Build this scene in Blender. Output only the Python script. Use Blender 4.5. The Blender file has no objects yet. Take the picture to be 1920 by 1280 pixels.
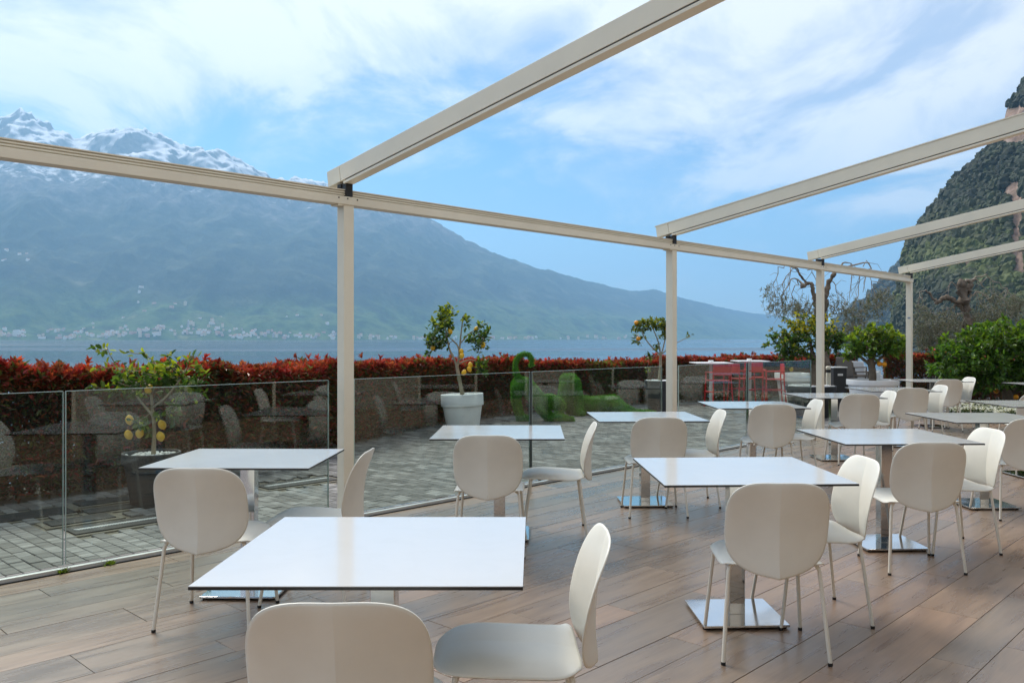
import bpy, bmesh, math, random
import numpy as np
from mathutils import Vector, Matrix

R = math.radians
rng = np.random.default_rng(7)
random.seed(7)
scn = bpy.context.scene
COL = scn.collection

# ------------------------------------------------------------------ camera
F = 1587.0; CX = 1000.0; CY = 635.0; H = 1.40          # focal length in photo pixels, principal point, eye height
cam = bpy.data.cameras.new('camera'); cam_o = bpy.data.objects.new('camera', cam); COL.objects.link(cam_o)
cam.sensor_width = 36.0; cam.lens = 36.0 * F / 1920.0
cam.shift_x = -(CX - 960.0) / 1920.0; cam.shift_y = -(640.0 - CY) / 1920.0
cam.clip_start = 0.05; cam.clip_end = 90000
cam_o.location = (0, 0, H); cam_o.rotation_euler = (R(90), 0, 0)
scn.camera = cam_o

# ------------------------------------------------------------------ sky, sun, exposure
SUN_AZ = -38.0; SUN_EL = 47.0                           # azimuth from +Y towards +X
wd = bpy.data.worlds.new('World'); scn.world = wd; wd.use_nodes = True
nt = wd.node_tree; nt.nodes.clear()
def N(tree, kind, **kw):
    n = tree.nodes.new(kind)
    for k, v in kw.items():
        if k == 'inp':
            for kk, vv in v.items(): n.inputs[kk].default_value = vv
        else: setattr(n, k, v)
    return n
def L(tree, a, b): tree.links.new(a, b)
def ramp(tree, stops, src=None, mode='LINEAR'):
    n = tree.nodes.new('ShaderNodeValToRGB'); n.color_ramp.interpolation = mode
    e = n.color_ramp.elements
    while len(e) > 1: e.remove(e[0])
    e[0].position = stops[0][0]; e[0].color = stops[0][1]
    for p, c in stops[1:]:
        q = e.new(p); q.color = c
    if src is not None: tree.links.new(src, n.inputs[0])
    return n
def g(v): return (v, v, v, 1)
sky = N(nt, 'ShaderNodeTexSky', sky_type='NISHITA', sun_disc=False, sun_elevation=R(SUN_EL), sun_rotation=R(SUN_AZ), altitude=100, air_density=1.0, dust_density=0.25, ozone_density=2.0)
tc = N(nt, 'ShaderNodeTexCoord')
sep = N(nt, 'ShaderNodeSeparateXYZ'); L(nt, tc.outputs['Generated'], sep.inputs[0])
# flat cloud deck: direction projected on a plane overhead
zz = N(nt, 'ShaderNodeMath', operation='MAXIMUM', inp={1: 0.0}); L(nt, sep.outputs[2], zz.inputs[0])
za = N(nt, 'ShaderNodeMath', operation='ADD', inp={1: 0.16}); L(nt, zz.outputs[0], za.inputs[0])
px = N(nt, 'ShaderNodeMath', operation='DIVIDE'); L(nt, sep.outputs[0], px.inputs[0]); L(nt, za.outputs[0], px.inputs[1])
py = N(nt, 'ShaderNodeMath', operation='DIVIDE'); L(nt, sep.outputs[1], py.inputs[0]); L(nt, za.outputs[0], py.inputs[1])
cmb = N(nt, 'ShaderNodeCombineXYZ'); L(nt, px.outputs[0], cmb.inputs[0]); L(nt, py.outputs[0], cmb.inputs[1])
mp = N(nt, 'ShaderNodeMapping', inp={'Rotation': (0, 0, R(10)), 'Scale': (1.0, 0.62, 1.0), 'Location': (45.2126, 23.6238, 0.0)}); L(nt, cmb.outputs[0], mp.inputs[0])
big = N(nt, 'ShaderNodeTexNoise', inp={'Scale': 0.62, 'Detail': 2.0, 'Roughness': 0.5, 'Distortion': 0.3}); L(nt, mp.outputs[0], big.inputs[0])
fin = N(nt, 'ShaderNodeTexNoise', inp={'Scale': 2.3, 'Detail': 12.0, 'Roughness': 0.62, 'Distortion': 0.45}); L(nt, mp.outputs[0], fin.inputs[0])
m1 = N(nt, 'ShaderNodeMath', operation='MULTIPLY', inp={1: 0.55}); L(nt, big.outputs[0], m1.inputs[0])
m2 = N(nt, 'ShaderNodeMath', operation='MULTIPLY_ADD', inp={1: 0.45}); L(nt, fin.outputs[0], m2.inputs[0]); L(nt, m1.outputs[0], m2.inputs[2])
# the deck thins out towards the horizon
el = ramp(nt, [(0.0, g(0.0)), (0.10, g(0.05)), (0.20, g(0.15)), (0.30, g(0.23)), (0.42, g(0.28)), (1.0, g(0.28))], sep.outputs[2])
m3 = N(nt, 'ShaderNodeMath', operation='ADD'); L(nt, m2.outputs[0], m3.inputs[0]); L(nt, el.outputs[0], m3.inputs[1])
cov = ramp(nt, [(0.56, g(0.0)), (0.62, g(0.30)), (0.68, g(0.80)), (0.76, g(0.97))], m3.outputs[0])
shade = ramp(nt, [(0.38, (3.6, 4.0, 4.9, 1)), (0.56, (6.7, 6.5, 6.3, 1))], fin.outputs[0])
hs = N(nt, 'ShaderNodeHueSaturation', inp={'Saturation': 1.45, 'Value': 0.72}); L(nt, sky.outputs[0], hs.inputs['Color'])
mixc = N(nt, 'ShaderNodeMix', data_type='RGBA'); L(nt, cov.outputs[0], mixc.inputs[0]); L(nt, hs.outputs[0], mixc.inputs[6]); L(nt, shade.outputs[0], mixc.inputs[7])
bg = N(nt, 'ShaderNodeBackground', inp={'Strength': 0.125}); L(nt, mixc.outputs[2], bg.inputs[0])
wo = N(nt, 'ShaderNodeOutputWorld'); L(nt, bg.outputs[0], wo.inputs[0])

sd = Vector((math.sin(R(SUN_AZ)) * math.cos(R(SUN_EL)), math.cos(R(SUN_AZ)) * math.cos(R(SUN_EL)), math.sin(R(SUN_EL))))
sun = bpy.data.lights.new('sun', 'SUN'); sun.energy = 2.8; sun.angle = R(24.0); sun.color = (1.0, 0.945, 0.84)
sun_o = bpy.data.objects.new('sun', sun); COL.objects.link(sun_o); sun_o.rotation_euler = (-sd).to_track_quat('-Z', 'Y').to_euler(); sun_o.location = (-20, 30, 60)

vs = scn.view_settings
vs.view_transform = 'Standard'; vs.look = 'None'; vs.gamma = 1.0; vs.use_curve_mapping = False; vs.exposure = 0.58
scn.render.engine = 'CYCLES'
cy = scn.cycles; cy.use_denoising = True
try: cy.denoiser = 'OPENIMAGEDENOISE'
except Exception: pass
cy.max_bounces = 8; cy.diffuse_bounces = 3; cy.glossy_bounces = 4; cy.transparent_max_bounces = 16; cy.transmission_bounces = 4; cy.volume_bounces = 1
cy.caustics_reflective = False; cy.caustics_refractive = False; cy.sample_clamp_indirect = 6.0
HAZE_DENSITY = 0.90e-4

# ------------------------------------------------------------------ helpers
def mesh_np(name, V, faces, smooth=False, col=None, mats=None, midx=None):
    """V (n,3); faces: list of (m,k) int arrays; col (n,3) point colours"""
    V = np.asarray(V, np.float32)
    me = bpy.data.meshes.new(name)
    me.vertices.add(len(V)); me.vertices.foreach_set('co', V.ravel())
    faces = [np.asarray(f, np.int32) for f in faces if len(f)]
    lv = np.concatenate([f.ravel() for f in faces]); tot = np.concatenate([np.full(len(f), f.shape[1], np.int32) for f in faces])
    st = np.concatenate([[0], np.cumsum(tot)[:-1]]).astype(np.int32)
    me.loops.add(len(lv)); me.loops.foreach_set('vertex_index', lv)
    me.polygons.add(len(tot)); me.polygons.foreach_set('loop_start', st); me.polygons.foreach_set('loop_total', tot)
    if midx is not None: me.polygons.foreach_set('material_index', np.asarray(midx, np.int32))
    me.polygons.foreach_set('use_smooth', np.full(len(tot), bool(smooth)))
    me.update(calc_edges=True)
    if col is not None:
        a = me.attributes.new('tint', 'FLOAT_COLOR', 'POINT')
        c4 = np.ones((len(V), 4), np.float32); c4[:, :3] = col
        a.data.foreach_set('color', c4.ravel())
    for m in (mats or []): me.materials.append(m)
    return me
def obj(name, me, mat=None, parent=None, loc=None, rz=None, kind=None):
    o = bpy.data.objects.new(name, me); COL.objects.link(o)
    if mat is not None and me is not None and len(me.materials) == 0: me.materials.append(mat)
    if parent is not None: o.parent = parent
    if loc is not None: o.location = loc
    if rz is not None: o.rotation_euler = (0, 0, rz)
    if kind: o['kind'] = kind
    return o
def tag(o, label, cat, group=None, kind=None):
    o['label'] = label; o['category'] = cat
    if group: o['group'] = group
    if kind: o['kind'] = kind
    return o
def thing(name, label, cat, loc=(0, 0, 0), rz=0.0, group=None):
    o = bpy.data.objects.new(name, None); COL.objects.link(o); o.empty_display_size = 0.2
    o.location = loc; o.rotation_euler = (0, 0, rz)
    return tag(o, label, cat, group)
def copy_tree(src, label, loc, rz, parent=None):
    c = src.copy(); COL.objects.link(c)
    if parent is None:
        c.location = loc; c.rotation_euler = (0, 0, rz)
        if label: c['label'] = label
    else: c.parent = parent
    for ch in list(src.children): copy_tree(ch, None, None, None, c)
    return c
class MB:
    """collects shapes into one mesh"""
    def __init__(s): s.V = []; s.Q = []; s.T = []; s.n = 0
    def add(s, V, Q=None, T=None):
        V = np.asarray(V, float); s.V.append(V)
        if Q is not None and len(Q): s.Q.append(np.asarray(Q) + s.n)
        if T is not None and len(T): s.T.append(np.asarray(T) + s.n)
        s.n += len(V)
    def box(s, c, d, M=None):
        v = np.array([[x, y, z] for x in (-.5, .5) for y in (-.5, .5) for z in (-.5, .5)]) * np.array(d)
        if M is not None: v = v @ np.array(M).T
        s.add(v + np.array(c), [[0, 1, 3, 2], [4, 6, 7, 5], [0, 4, 5, 1], [2, 3, 7, 6], [0, 2, 6, 4], [1, 5, 7, 3]])
    def tube(s, P, r, n=8, cap=True):
        P = np.asarray(P, float); m = len(P); r = np.broadcast_to(np.asarray(r, float), (m,))
        T = np.gradient(P, axis=0); T /= np.linalg.norm(T, axis=1)[:, None] + 1e-9
        a = np.array([0, 0, 1.0]) if abs(T[0][2]) < .9 else np.array([1.0, 0, 0])
        u = np.cross(T[0], a); u /= np.linalg.norm(u); rings = []
        th = np.linspace(0, 2 * np.pi, n, endpoint=False)
        for i in range(m):
            u = u - T[i] * np.dot(u, T[i]); u /= np.linalg.norm(u) + 1e-9; w = np.cross(T[i], u)
            rings.append(P[i] + r[i] * (np.cos(th)[:, None] * u + np.sin(th)[:, None] * w))
        V = np.concatenate(rings); Q = []
        for i in range(m - 1):
            for k in range(n): Q.append([i * n + k, i * n + (k + 1) % n, (i + 1) * n + (k + 1) % n, (i + 1) * n + k])
        Tn = []
        if cap:
            V = np.concatenate([V, [P[0]], [P[-1]]])
            for k in range(n):
                Tn.append([m * n, (k + 1) % n, k]); Tn.append([m * n + 1, (m - 1) * n + k, (m - 1) * n + (k + 1) % n])
        s.add(V, Q, Tn)
    def lathe(s, prof, n=40, c=(0, 0, 0)):
        th = np.linspace(0, 2 * np.pi, n, endpoint=False); m = len(prof); V = []
        for r, z in prof: V.append(np.stack([r * np.cos(th), r * np.sin(th), np.full(n, z)], 1))
        Q = [[i * n + k, i * n + (k + 1) % n, (i + 1) * n + (k + 1) % n, (i + 1) * n + k] for i in range(m - 1) for k in range(n)]
        s.add(np.concatenate(V) + np.array(c), Q)
    def mesh(s, name, smooth=False, bevel=0, seg=2, col=None):
        me = mesh_np(name, np.concatenate(s.V), ([np.concatenate(s.Q)] if s.Q else []) + ([np.concatenate(s.T)] if s.T else []), smooth, col)
        if bevel:
            bm = bmesh.new(); bm.from_mesh(me); bmesh.ops.recalc_face_normals(bm, faces=bm.faces)
            ed = [e for e in bm.edges if len(e.link_faces) == 2 and e.calc_face_angle(0) > 0.5]
            bmesh.ops.bevel(bm, geom=ed, offset=bevel, segments=seg, profile=.6, affect='EDGES'); bm.to_mesh(me); bm.free()
        return me
def autosmooth(me, ang=35):
    bm = bmesh.new(); bm.from_mesh(me)
    for f in bm.faces: f.smooth = True
    for e in bm.edges: e.smooth = not (len(e.link_faces) == 2 and e.calc_face_angle(0) > R(ang))
    bm.to_mesh(me); bm.free(); return me
def rotz(a): return np.array([[math.cos(a), -math.sin(a), 0], [math.sin(a), math.cos(a), 0], [0, 0, 1]])
def unit(a): return a / (np.linalg.norm(a, axis=-1, keepdims=True) + 1e-9)

# value noise on a lattice
def vnoise(x, y, seed=0):
    xi = np.floor(x).astype(np.int64); yi = np.floor(y).astype(np.int64); fx = x - xi; fy = y - yi
    fx = fx * fx * (3 - 2 * fx); fy = fy * fy * (3 - 2 * fy)
    def h(a, b):
        n = (a * 374761393 + b * 668265263 + seed * 1274126177) & 0xffffffff
        n = ((n ^ (n >> 13)) * 1274126177) & 0xffffffff
        return ((n ^ (n >> 16)) & 0xffff) / 65535.0
    return (h(xi, yi) * (1 - fx) + h(xi + 1, yi) * fx) * (1 - fy) + (h(xi, yi + 1) * (1 - fx) + h(xi + 1, yi + 1) * fx) * fy
def fbm(x, y, o=5, seed=0, ridged=False):
    s = 0; a = .5; t = 0
    for k in range(o):
        n = vnoise(x, y, seed + k)
        if ridged: n = 1 - np.abs(2 * n - 1)
        s = s + a * n; t += a; a *= .5; x = x * 2.03 + 11.3; y = y * 2.03 + 5.7
    return s / t

# leaves: six points, two folded quads each
def leaf_arrays(P, D, Nn, ln, wd_, fold=.22, curl=.15):
    D = unit(D); S = unit(np.cross(D, Nn)); U = np.cross(S, D)
    ln = ln[:, None]; w = wd_[:, None] * .5
    b = P; t = P + D * ln - U * ln * curl
    l1 = P + D * ln * .3 - S * w * .9 + U * w * fold * 2; l2 = P + D * ln * .68 - S * w * .85 + U * (w * fold * 2 - ln * curl * .4)
    r1 = P + D * ln * .3 + S * w * .9 + U * w * fold * 2; r2 = P + D * ln * .68 + S * w * .85 + U * (w * fold * 2 - ln * curl * .4)
    V = np.stack([b, l1, l2, t, r2, r1], 1).reshape(-1, 3)
    i = np.arange(len(P))[:, None] * 6
    return V, np.concatenate([i + np.array([0, 3, 2, 1]), i + np.array([0, 5, 4, 3])])
def leaf_mesh(name, P, D, Nn, ln, w, col, **k):
    V, Q = leaf_arrays(P, D, Nn, ln, w, **k)
    return mesh_np(name, V, [Q], False, np.repeat(col, 6, 0))
def rdir(n): return unit(rng.normal(size=(n, 3)))

# ------------------------------------------------------------------ materials
def newmat(name):
    m = bpy.data.materials.new(name); m.use_nodes = True; t = m.node_tree
    return m, t, t.nodes['Principled BSDF'], t.nodes['Material Output']
def plain(name, c, rough=.5, metal=0.0, spec=.5, coat=0.0, var=0.0, vscale=8.0, bump=0.0, bscale=60.0):
    m, t, p, o = newmat(name)
    p.inputs['Base Color'].default_value = (*c, 1); p.inputs['Roughness'].default_value = rough; p.inputs['Metallic'].default_value = metal
    p.inputs['Specular IOR Level'].default_value = spec; p.inputs['Coat Weight'].default_value = coat
    tc = N(t, 'ShaderNodeTexCoord')
    if var:
        n = N(t, 'ShaderNodeTexNoise', inp={'Scale': vscale, 'Detail': 5.0, 'Roughness': .6}); L(t, tc.outputs['Object'], n.inputs[0])
        r = ramp(t, [(.3, (*[x * (1 - var) for x in c], 1)), (.7, (*[min(1, x * (1 + var)) for x in c], 1))], n.outputs[0]); L(t, r.outputs[0], p.inputs['Base Color'])
        r2 = ramp(t, [(.3, g(max(0, rough - .06))), (.7, g(min(1, rough + .08)))], n.outputs[0]); L(t, r2.outputs[0], p.inputs['Roughness'])
    if bump:
        n2 = N(t, 'ShaderNodeTexNoise', inp={'Scale': bscale, 'Detail': 4.0}); L(t, tc.outputs['Object'], n2.inputs[0])
        b = N(t, 'ShaderNodeBump', inp={'Strength': bump, 'Distance': .01}); L(t, n2.outputs[0], b.inputs['Height']); L(t, b.outputs[0], p.inputs['Normal'])
    return m
def leafmat(name, trans=.42, rough=.42, tcol=1.6):
    m, t, p, o = newmat(name)
    a = N(t, 'ShaderNodeAttribute', attribute_name='tint'); L(t, a.outputs['Color'], p.inputs['Base Color']); p.inputs['Roughness'].default_value = rough
    tr = N(t, 'ShaderNodeBsdfTranslucent'); mu = N(t, 'ShaderNodeMix', data_type='RGBA', blend_type='MULTIPLY', inp={0: 1.0, 7: (tcol, tcol, tcol * .5, 1)}); L(t, a.outputs['Color'], mu.inputs[6]); L(t, mu.outputs[2], tr.inputs[0])
    mx = N(t, 'ShaderNodeMixShader', inp={0: trans}); L(t, p.outputs[0], mx.inputs[1]); L(t, tr.outputs[0], mx.inputs[2]); L(t, mx.outputs[0], o.inputs[0])
    return m
M = {}
M['leaf'] = leafmat('citrus_leaf'); M['hedge'] = leafmat('photinia_leaf', .3, .4, 1.4); M['olive'] = leafmat('olive_leaf', .2, .5, 1.2)
M['turf'] = leafmat('turf_blade', .25, .6, 1.3); M['petal'] = leafmat('flower_petal', .25, .6, 1.0)
M['chair'] = plain('ivory_plastic', (.80, .775, .695), .42, var=.04, vscale=6, bump=.03, bscale=700)
M['chair_leg'] = plain('ivory_powder_coat', (.78, .74, .65), .4)
M['black'] = plain('black_rubber', (.012, .012, .013), .55)
M['core'] = plain('black_laminate_core', (.014, .014, .015), .4, var=.2, vscale=40)
M['steel'] = plain('polished_steel', (.66, .67, .68), .07, metal=1.0, var=.04, vscale=4)
M['cream'] = plain('cream_powder_coat', (.83, .765, .62), .42, var=.04, vscale=3, bump=.02, bscale=400)
M['alu'] = plain('anodised_aluminium', (.62, .63, .62), .38, metal=.35, var=.08, vscale=3)
M['wall'] = plain('plaster', (.42, .38, .32), .85, var=.06, vscale=1.5, bump=.2, bscale=30)
M['doorglass'] = plain('dark_door_glass', (.02, .025, .028), .06)
M['bark'] = plain('grey_bark', (.16, .125, .09), .85, var=.35, vscale=14, bump=.6, bscale=40)
M['bark_pale'] = plain('pale_citrus_bark', (.30, .25, .17), .8, var=.25, vscale=14, bump=.4, bscale=50)
M['bark_olive'] = plain('olive_bark', (.15, .115, .085), .9, var=.5, vscale=9, bump=1.0, bscale=22)
M['bark_dry'] = plain('dry_branch_bark', (.30, .25, .20), .9, var=.3, vscale=12, bump=.6, bscale=30)
M['lemon'] = plain('lemon_peel', (.82, .47, .02), .42, var=.08, vscale=20, bump=.15, bscale=160)
M['orange'] = plain('orange_peel', (.83, .33, .01), .42, var=.08, vscale=20, bump=.15, bscale=160)
M['pot_dark'] = plain('anthracite_plastic', (.028, .030, .034), .55, var=.15, vscale=5)
M['pot_white'] = plain('white_planter_plastic', (.82, .83, .84), .5, var=.05, vscale=4)
M['pebble'] = plain('white_marble_pebble', (.78, .78, .77), .7, var=.1, vscale=30)
M['soil'] = plain('dark_soil', (.035, .026, .018), .95, var=.3, vscale=20)
M['red'] = plain('red_plastic', (.62, .022, .022), .4, var=.05)
M['taupe'] = plain('taupe_wicker', (.17, .145, .12), .7, var=.2, vscale=60, bump=.4, bscale=150)
M['whitep'] = plain('white_plastic', (.76, .76, .75), .4)
M['navy'] = plain('dark_canvas', (.015, .018, .03), .8, var=.2)
M['grate'] = plain('dark_steel_cover', (.03, .03, .03), .75, metal=0.0, var=.25, vscale=9)
M['mortar'] = plain('sandy_joint_mortar', (.17, .15, .115), .95, var=.3, vscale=6, bump=.3, bscale=60)
M['joint'] = plain('brown_joint_filler', (.10, .08, .064), .9)
M['stone'] = plain('dark_wall_stone', (.13, .115, .095), .9, var=.35, vscale=7, bump=.5, bscale=30)
M['coping'] = plain('pale_stone_coping', (.5, .49, .46), .8, var=.1, vscale=10)
M['wire'] = plain('galvanised_wire', (.12, .13, .13), .5, metal=.6)
M['turfbase'] = plain('artificial_turf_backing', (.05, .15, .012), .9, var=.3, vscale=12)
M['grey_plate'] = plain('grey_plate', (.25, .3, .36), .4)

def mat_top():
    m, t, p, o = newmat('white_laminate_top'); tc = N(t, 'ShaderNodeTexCoord'); oi = N(t, 'ShaderNodeObjectInfo')
    ad = N(t, 'ShaderNodeVectorMath', operation='MULTIPLY_ADD', inp={1: (1, 1, 1)}); L(t, tc.outputs['Object'], ad.inputs[0])
    sc = N(t, 'ShaderNodeVectorMath', operation='SCALE', inp={'Scale': 37.0}); cb = N(t, 'ShaderNodeCombineXYZ'); L(t, oi.outputs['Random'], cb.inputs[0]); L(t, oi.outputs['Random'], cb.inputs[1]); L(t, cb.outputs[0], sc.inputs[0]); L(t, sc.outputs[0], ad.inputs[2])
    n = N(t, 'ShaderNodeTexNoise', inp={'Scale': 2.2, 'Detail': 6.0, 'Roughness': .55, 'Distortion': 1.6}); L(t, ad.outputs[0], n.inputs[0])
    v = ramp(t, [(.42, g(.62)), (.50, (.612, .611, .61, 1)), (.55, g(.62)), (.6, g(.622))], n.outputs[0]); L(t, v.outputs[0], p.inputs['Base Color'])
    n2 = N(t, 'ShaderNodeTexNoise', inp={'Scale': 9.0, 'Detail': 5.0}); L(t, ad.outputs[0], n2.inputs[0])
    r = ramp(t, [(.35, g(.09)), (.7, g(.13))], n2.outputs[0]); L(t, r.outputs[0], p.inputs['Roughness']); p.inputs['Specular IOR Level'].default_value = .55
    return m
M['top'] = mat_top()

def mat_plank():
    m, t, p, o = newmat('wood_look_plank'); tc = N(t, 'ShaderNodeTexCoord'); oi = N(t, 'ShaderNodeObjectInfo')
    cb = N(t, 'ShaderNodeCombineXYZ'); L(t, oi.outputs['Random'], cb.inputs[0]); L(t, oi.outputs['Random'], cb.inputs[2])
    sc = N(t, 'ShaderNodeVectorMath', operation='SCALE', inp={'Scale': 91.0}); L(t, cb.outputs[0], sc.inputs[0])
    ad = N(t, 'ShaderNodeVectorMath', operation='ADD'); L(t, tc.outputs['Object'], ad.inputs[0]); L(t, sc.outputs[0], ad.inputs[1])
    mp = N(t, 'ShaderNodeMapping', inp={'Scale': (1.1, 9.0, 1.0)}); L(t, ad.outputs[0], mp.inputs[0])
    n = N(t, 'ShaderNodeTexNoise', inp={'Scale': 1.5, 'Detail': 4.0, 'Roughness': .5, 'Distortion': .5}); L(t, mp.outputs[0], n.inputs[0])
    mp2 = N(t, 'ShaderNodeMapping', inp={'Scale': (2.0, 60.0, 1.0)}); L(t, ad.outputs[0], mp2.inputs[0])
    fine = N(t, 'ShaderNodeTexNoise', inp={'Scale': 2.0, 'Detail': 5.0, 'Roughness': .7}); L(t, mp2.outputs[0], fine.inputs[0])
    c = ramp(t, [(.22, (.170, .125, .096, 1)), (.45, (.220, .163, .122, 1)), (.58, (.270, .200, .147, 1)), (.75, (.230, .180, .143, 1))], n.outputs[0])
    c2 = ramp(t, [(0, (.80, .84, .88, 1)), (.45, (1.0, .98, .96, 1)), (.8, (1.22, 1.08, .98, 1)), (1, (.92, .86, .86, 1))], oi.outputs['Random'])
    mu = N(t, 'ShaderNodeMix', data_type='RGBA', blend_type='MULTIPLY', inp={0: 1.0}); L(t, c.outputs[0], mu.inputs[6]); L(t, c2.outputs[0], mu.inputs[7])
    fr = ramp(t, [(.3, g(.88)), (.7, g(1.08))], fine.outputs[0])
    mu2 = N(t, 'ShaderNodeMix', data_type='RGBA', blend_type='MULTIPLY', inp={0: 1.0}); L(t, mu.outputs[2], mu2.inputs[6]); L(t, fr.outputs[0], mu2.inputs[7]); L(t, mu2.outputs[2], p.inputs['Base Color'])
    rr = ramp(t, [(.3, g(.24)), (.7, g(.36))], n.outputs[0]); L(t, rr.outputs[0], p.inputs['Roughness']); p.inputs['Specular IOR Level'].default_value = .6
    b = N(t, 'ShaderNodeBump', inp={'Strength': .015, 'Distance': .001}); L(t, fine.outputs[0], b.inputs['Height']); L(t, b.outputs[0], p.inputs['Normal'])
    return m
M['plank'] = mat_plank()

def mat_paver():
    m, t, p, o = newmat('mottled_grey_paver'); geo = N(t, 'ShaderNodeNewGeometry')
    mp = N(t, 'ShaderNodeMapping', inp={'Rotation': (0, 0, R(-46.9)), 'Scale': (1, 1, 1)}); L(t, geo.outputs['Position'], mp.inputs[0])
    mp2 = N(t, 'ShaderNodeMapping', inp={'Scale': (3.5, 26.0, 1.0)}); L(t, mp.outputs[0], mp2.inputs[0])
    n = N(t, 'ShaderNodeTexNoise', inp={'Scale': 1.0, 'Detail': 6.0, 'Roughness': .65}); L(t, mp2.outputs[0], n.inputs[0])
    a = N(t, 'ShaderNodeAttribute', attribute_name='tint'); oi = N(t, 'ShaderNodeObjectInfo')
    c = ramp(t, [(.3, (.075, .073, .071, 1)), (.5, (.17, .163, .158, 1)), (.72, (.31, .298, .29, 1))], n.outputs[0])
    mu = N(t, 'ShaderNodeMix', data_type='RGBA', blend_type='MULTIPLY', inp={0: 1.0}); L(t, c.outputs[0], mu.inputs[6])
    # loose blocks vary by object, the joined field by its tint
    vr = ramp(t, [(0, g(.62)), (1, g(1.4))], oi.outputs['Random']); mu3 = N(t, 'ShaderNodeMix', data_type='RGBA', blend_type='MULTIPLY', inp={0: 1.0}); L(t, vr.outputs[0], mu3.inputs[6]); L(t, a.outputs['Color'], mu3.inputs[7])
    L(t, mu3.outputs[2], mu.inputs[7]); L(t, mu.outputs[2], p.inputs['Base Color']); p.inputs['Roughness'].default_value = .72
    b = N(t, 'ShaderNodeBump', inp={'Strength': .4, 'Distance': .006}); L(t, n.outputs[0], b.inputs['Height']); L(t, b.outputs[0], p.inputs['Normal'])
    return m
M['paver'] = mat_paver()

def mat_glass():
    m, t, p, o = newmat('clear_safety_glass'); t.nodes.remove(p)
    geo = N(t, 'ShaderNodeNewGeometry'); d = N(t, 'ShaderNodeVectorMath', operation='DOT_PRODUCT'); L(t, geo.outputs['Incoming'], d.inputs[0]); L(t, geo.outputs['Normal'], d.inputs[1])
    ab = N(t, 'ShaderNodeMath', operation='ABSOLUTE'); L(t, d.outputs['Value'], ab.inputs[0])
    om = N(t, 'ShaderNodeMath', operation='SUBTRACT', inp={0: 1.0}); L(t, ab.outputs[0], om.inputs[1])
    pw = N(t, 'ShaderNodeMath', operation='POWER', inp={1: 5.0}); L(t, om.outputs[0], pw.inputs[0])
    fr = N(t, 'ShaderNodeMath', operation='MULTIPLY_ADD', inp={1: .955, 2: .045}); L(t, pw.outputs[0], fr.inputs[0])
    tr = N(t, 'ShaderNodeBsdfTransparent', inp={0: (.87, .93, .90, 1)}); gl = N(t, 'ShaderNodeBsdfGlossy', inp={'Roughness': 0.0, 'Color': (1, 1, 1, 1)})
    mx = N(t, 'ShaderNodeMixShader'); L(t, fr.outputs[0], mx.inputs[0]); L(t, tr.outputs[0], mx.inputs[1]); L(t, gl.outputs[0], mx.inputs[2]); L(t, mx.outputs[0], o.inputs[0])
    return m
M['glass'] = mat_glass()
M['glass_edge'] = plain('polished_glass_edge', (.42, .52, .48), .15)

def mat_water():
    m, t, p, o = newmat('lake_water'); geo = N(t, 'ShaderNodeNewGeometry')
    p.inputs['Base Color'].default_value = (.012, .045, .075, 1); p.inputs['Roughness'].default_value = .16; p.inputs['IOR'].default_value = 1.33
    mp = N(t, 'ShaderNodeMapping', inp={'Scale': (.35, .6, 1)}); L(t, geo.outputs['Position'], mp.inputs[0])
    n = N(t, 'ShaderNodeTexNoise', inp={'Scale': 1.0, 'Detail': 6.0, 'Roughness': .6}); L(t, mp.outputs[0], n.inputs[0])
    mp2 = N(t, 'ShaderNodeMapping', inp={'Scale': (.0007, .004, 1)}); L(t, geo.outputs['Position'], mp2.inputs[0])
    n2 = N(t, 'ShaderNodeTexNoise', inp={'Scale': 1.0, 'Detail': 4.0, 'Roughness': .55}); L(t, mp2.outputs[0], n2.inputs[0])
    r = ramp(t, [(.40, g(.07)), (.62, g(.30))], n2.outputs[0]); L(t, r.outputs[0], p.inputs['Roughness'])
    b = N(t, 'ShaderNodeBump', inp={'Strength': .55, 'Distance': .25}); L(t, n.outputs[0], b.inputs['Height']); L(t, b.outputs[0], p.inputs['Normal'])
    return m
M['water'] = mat_water()

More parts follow.
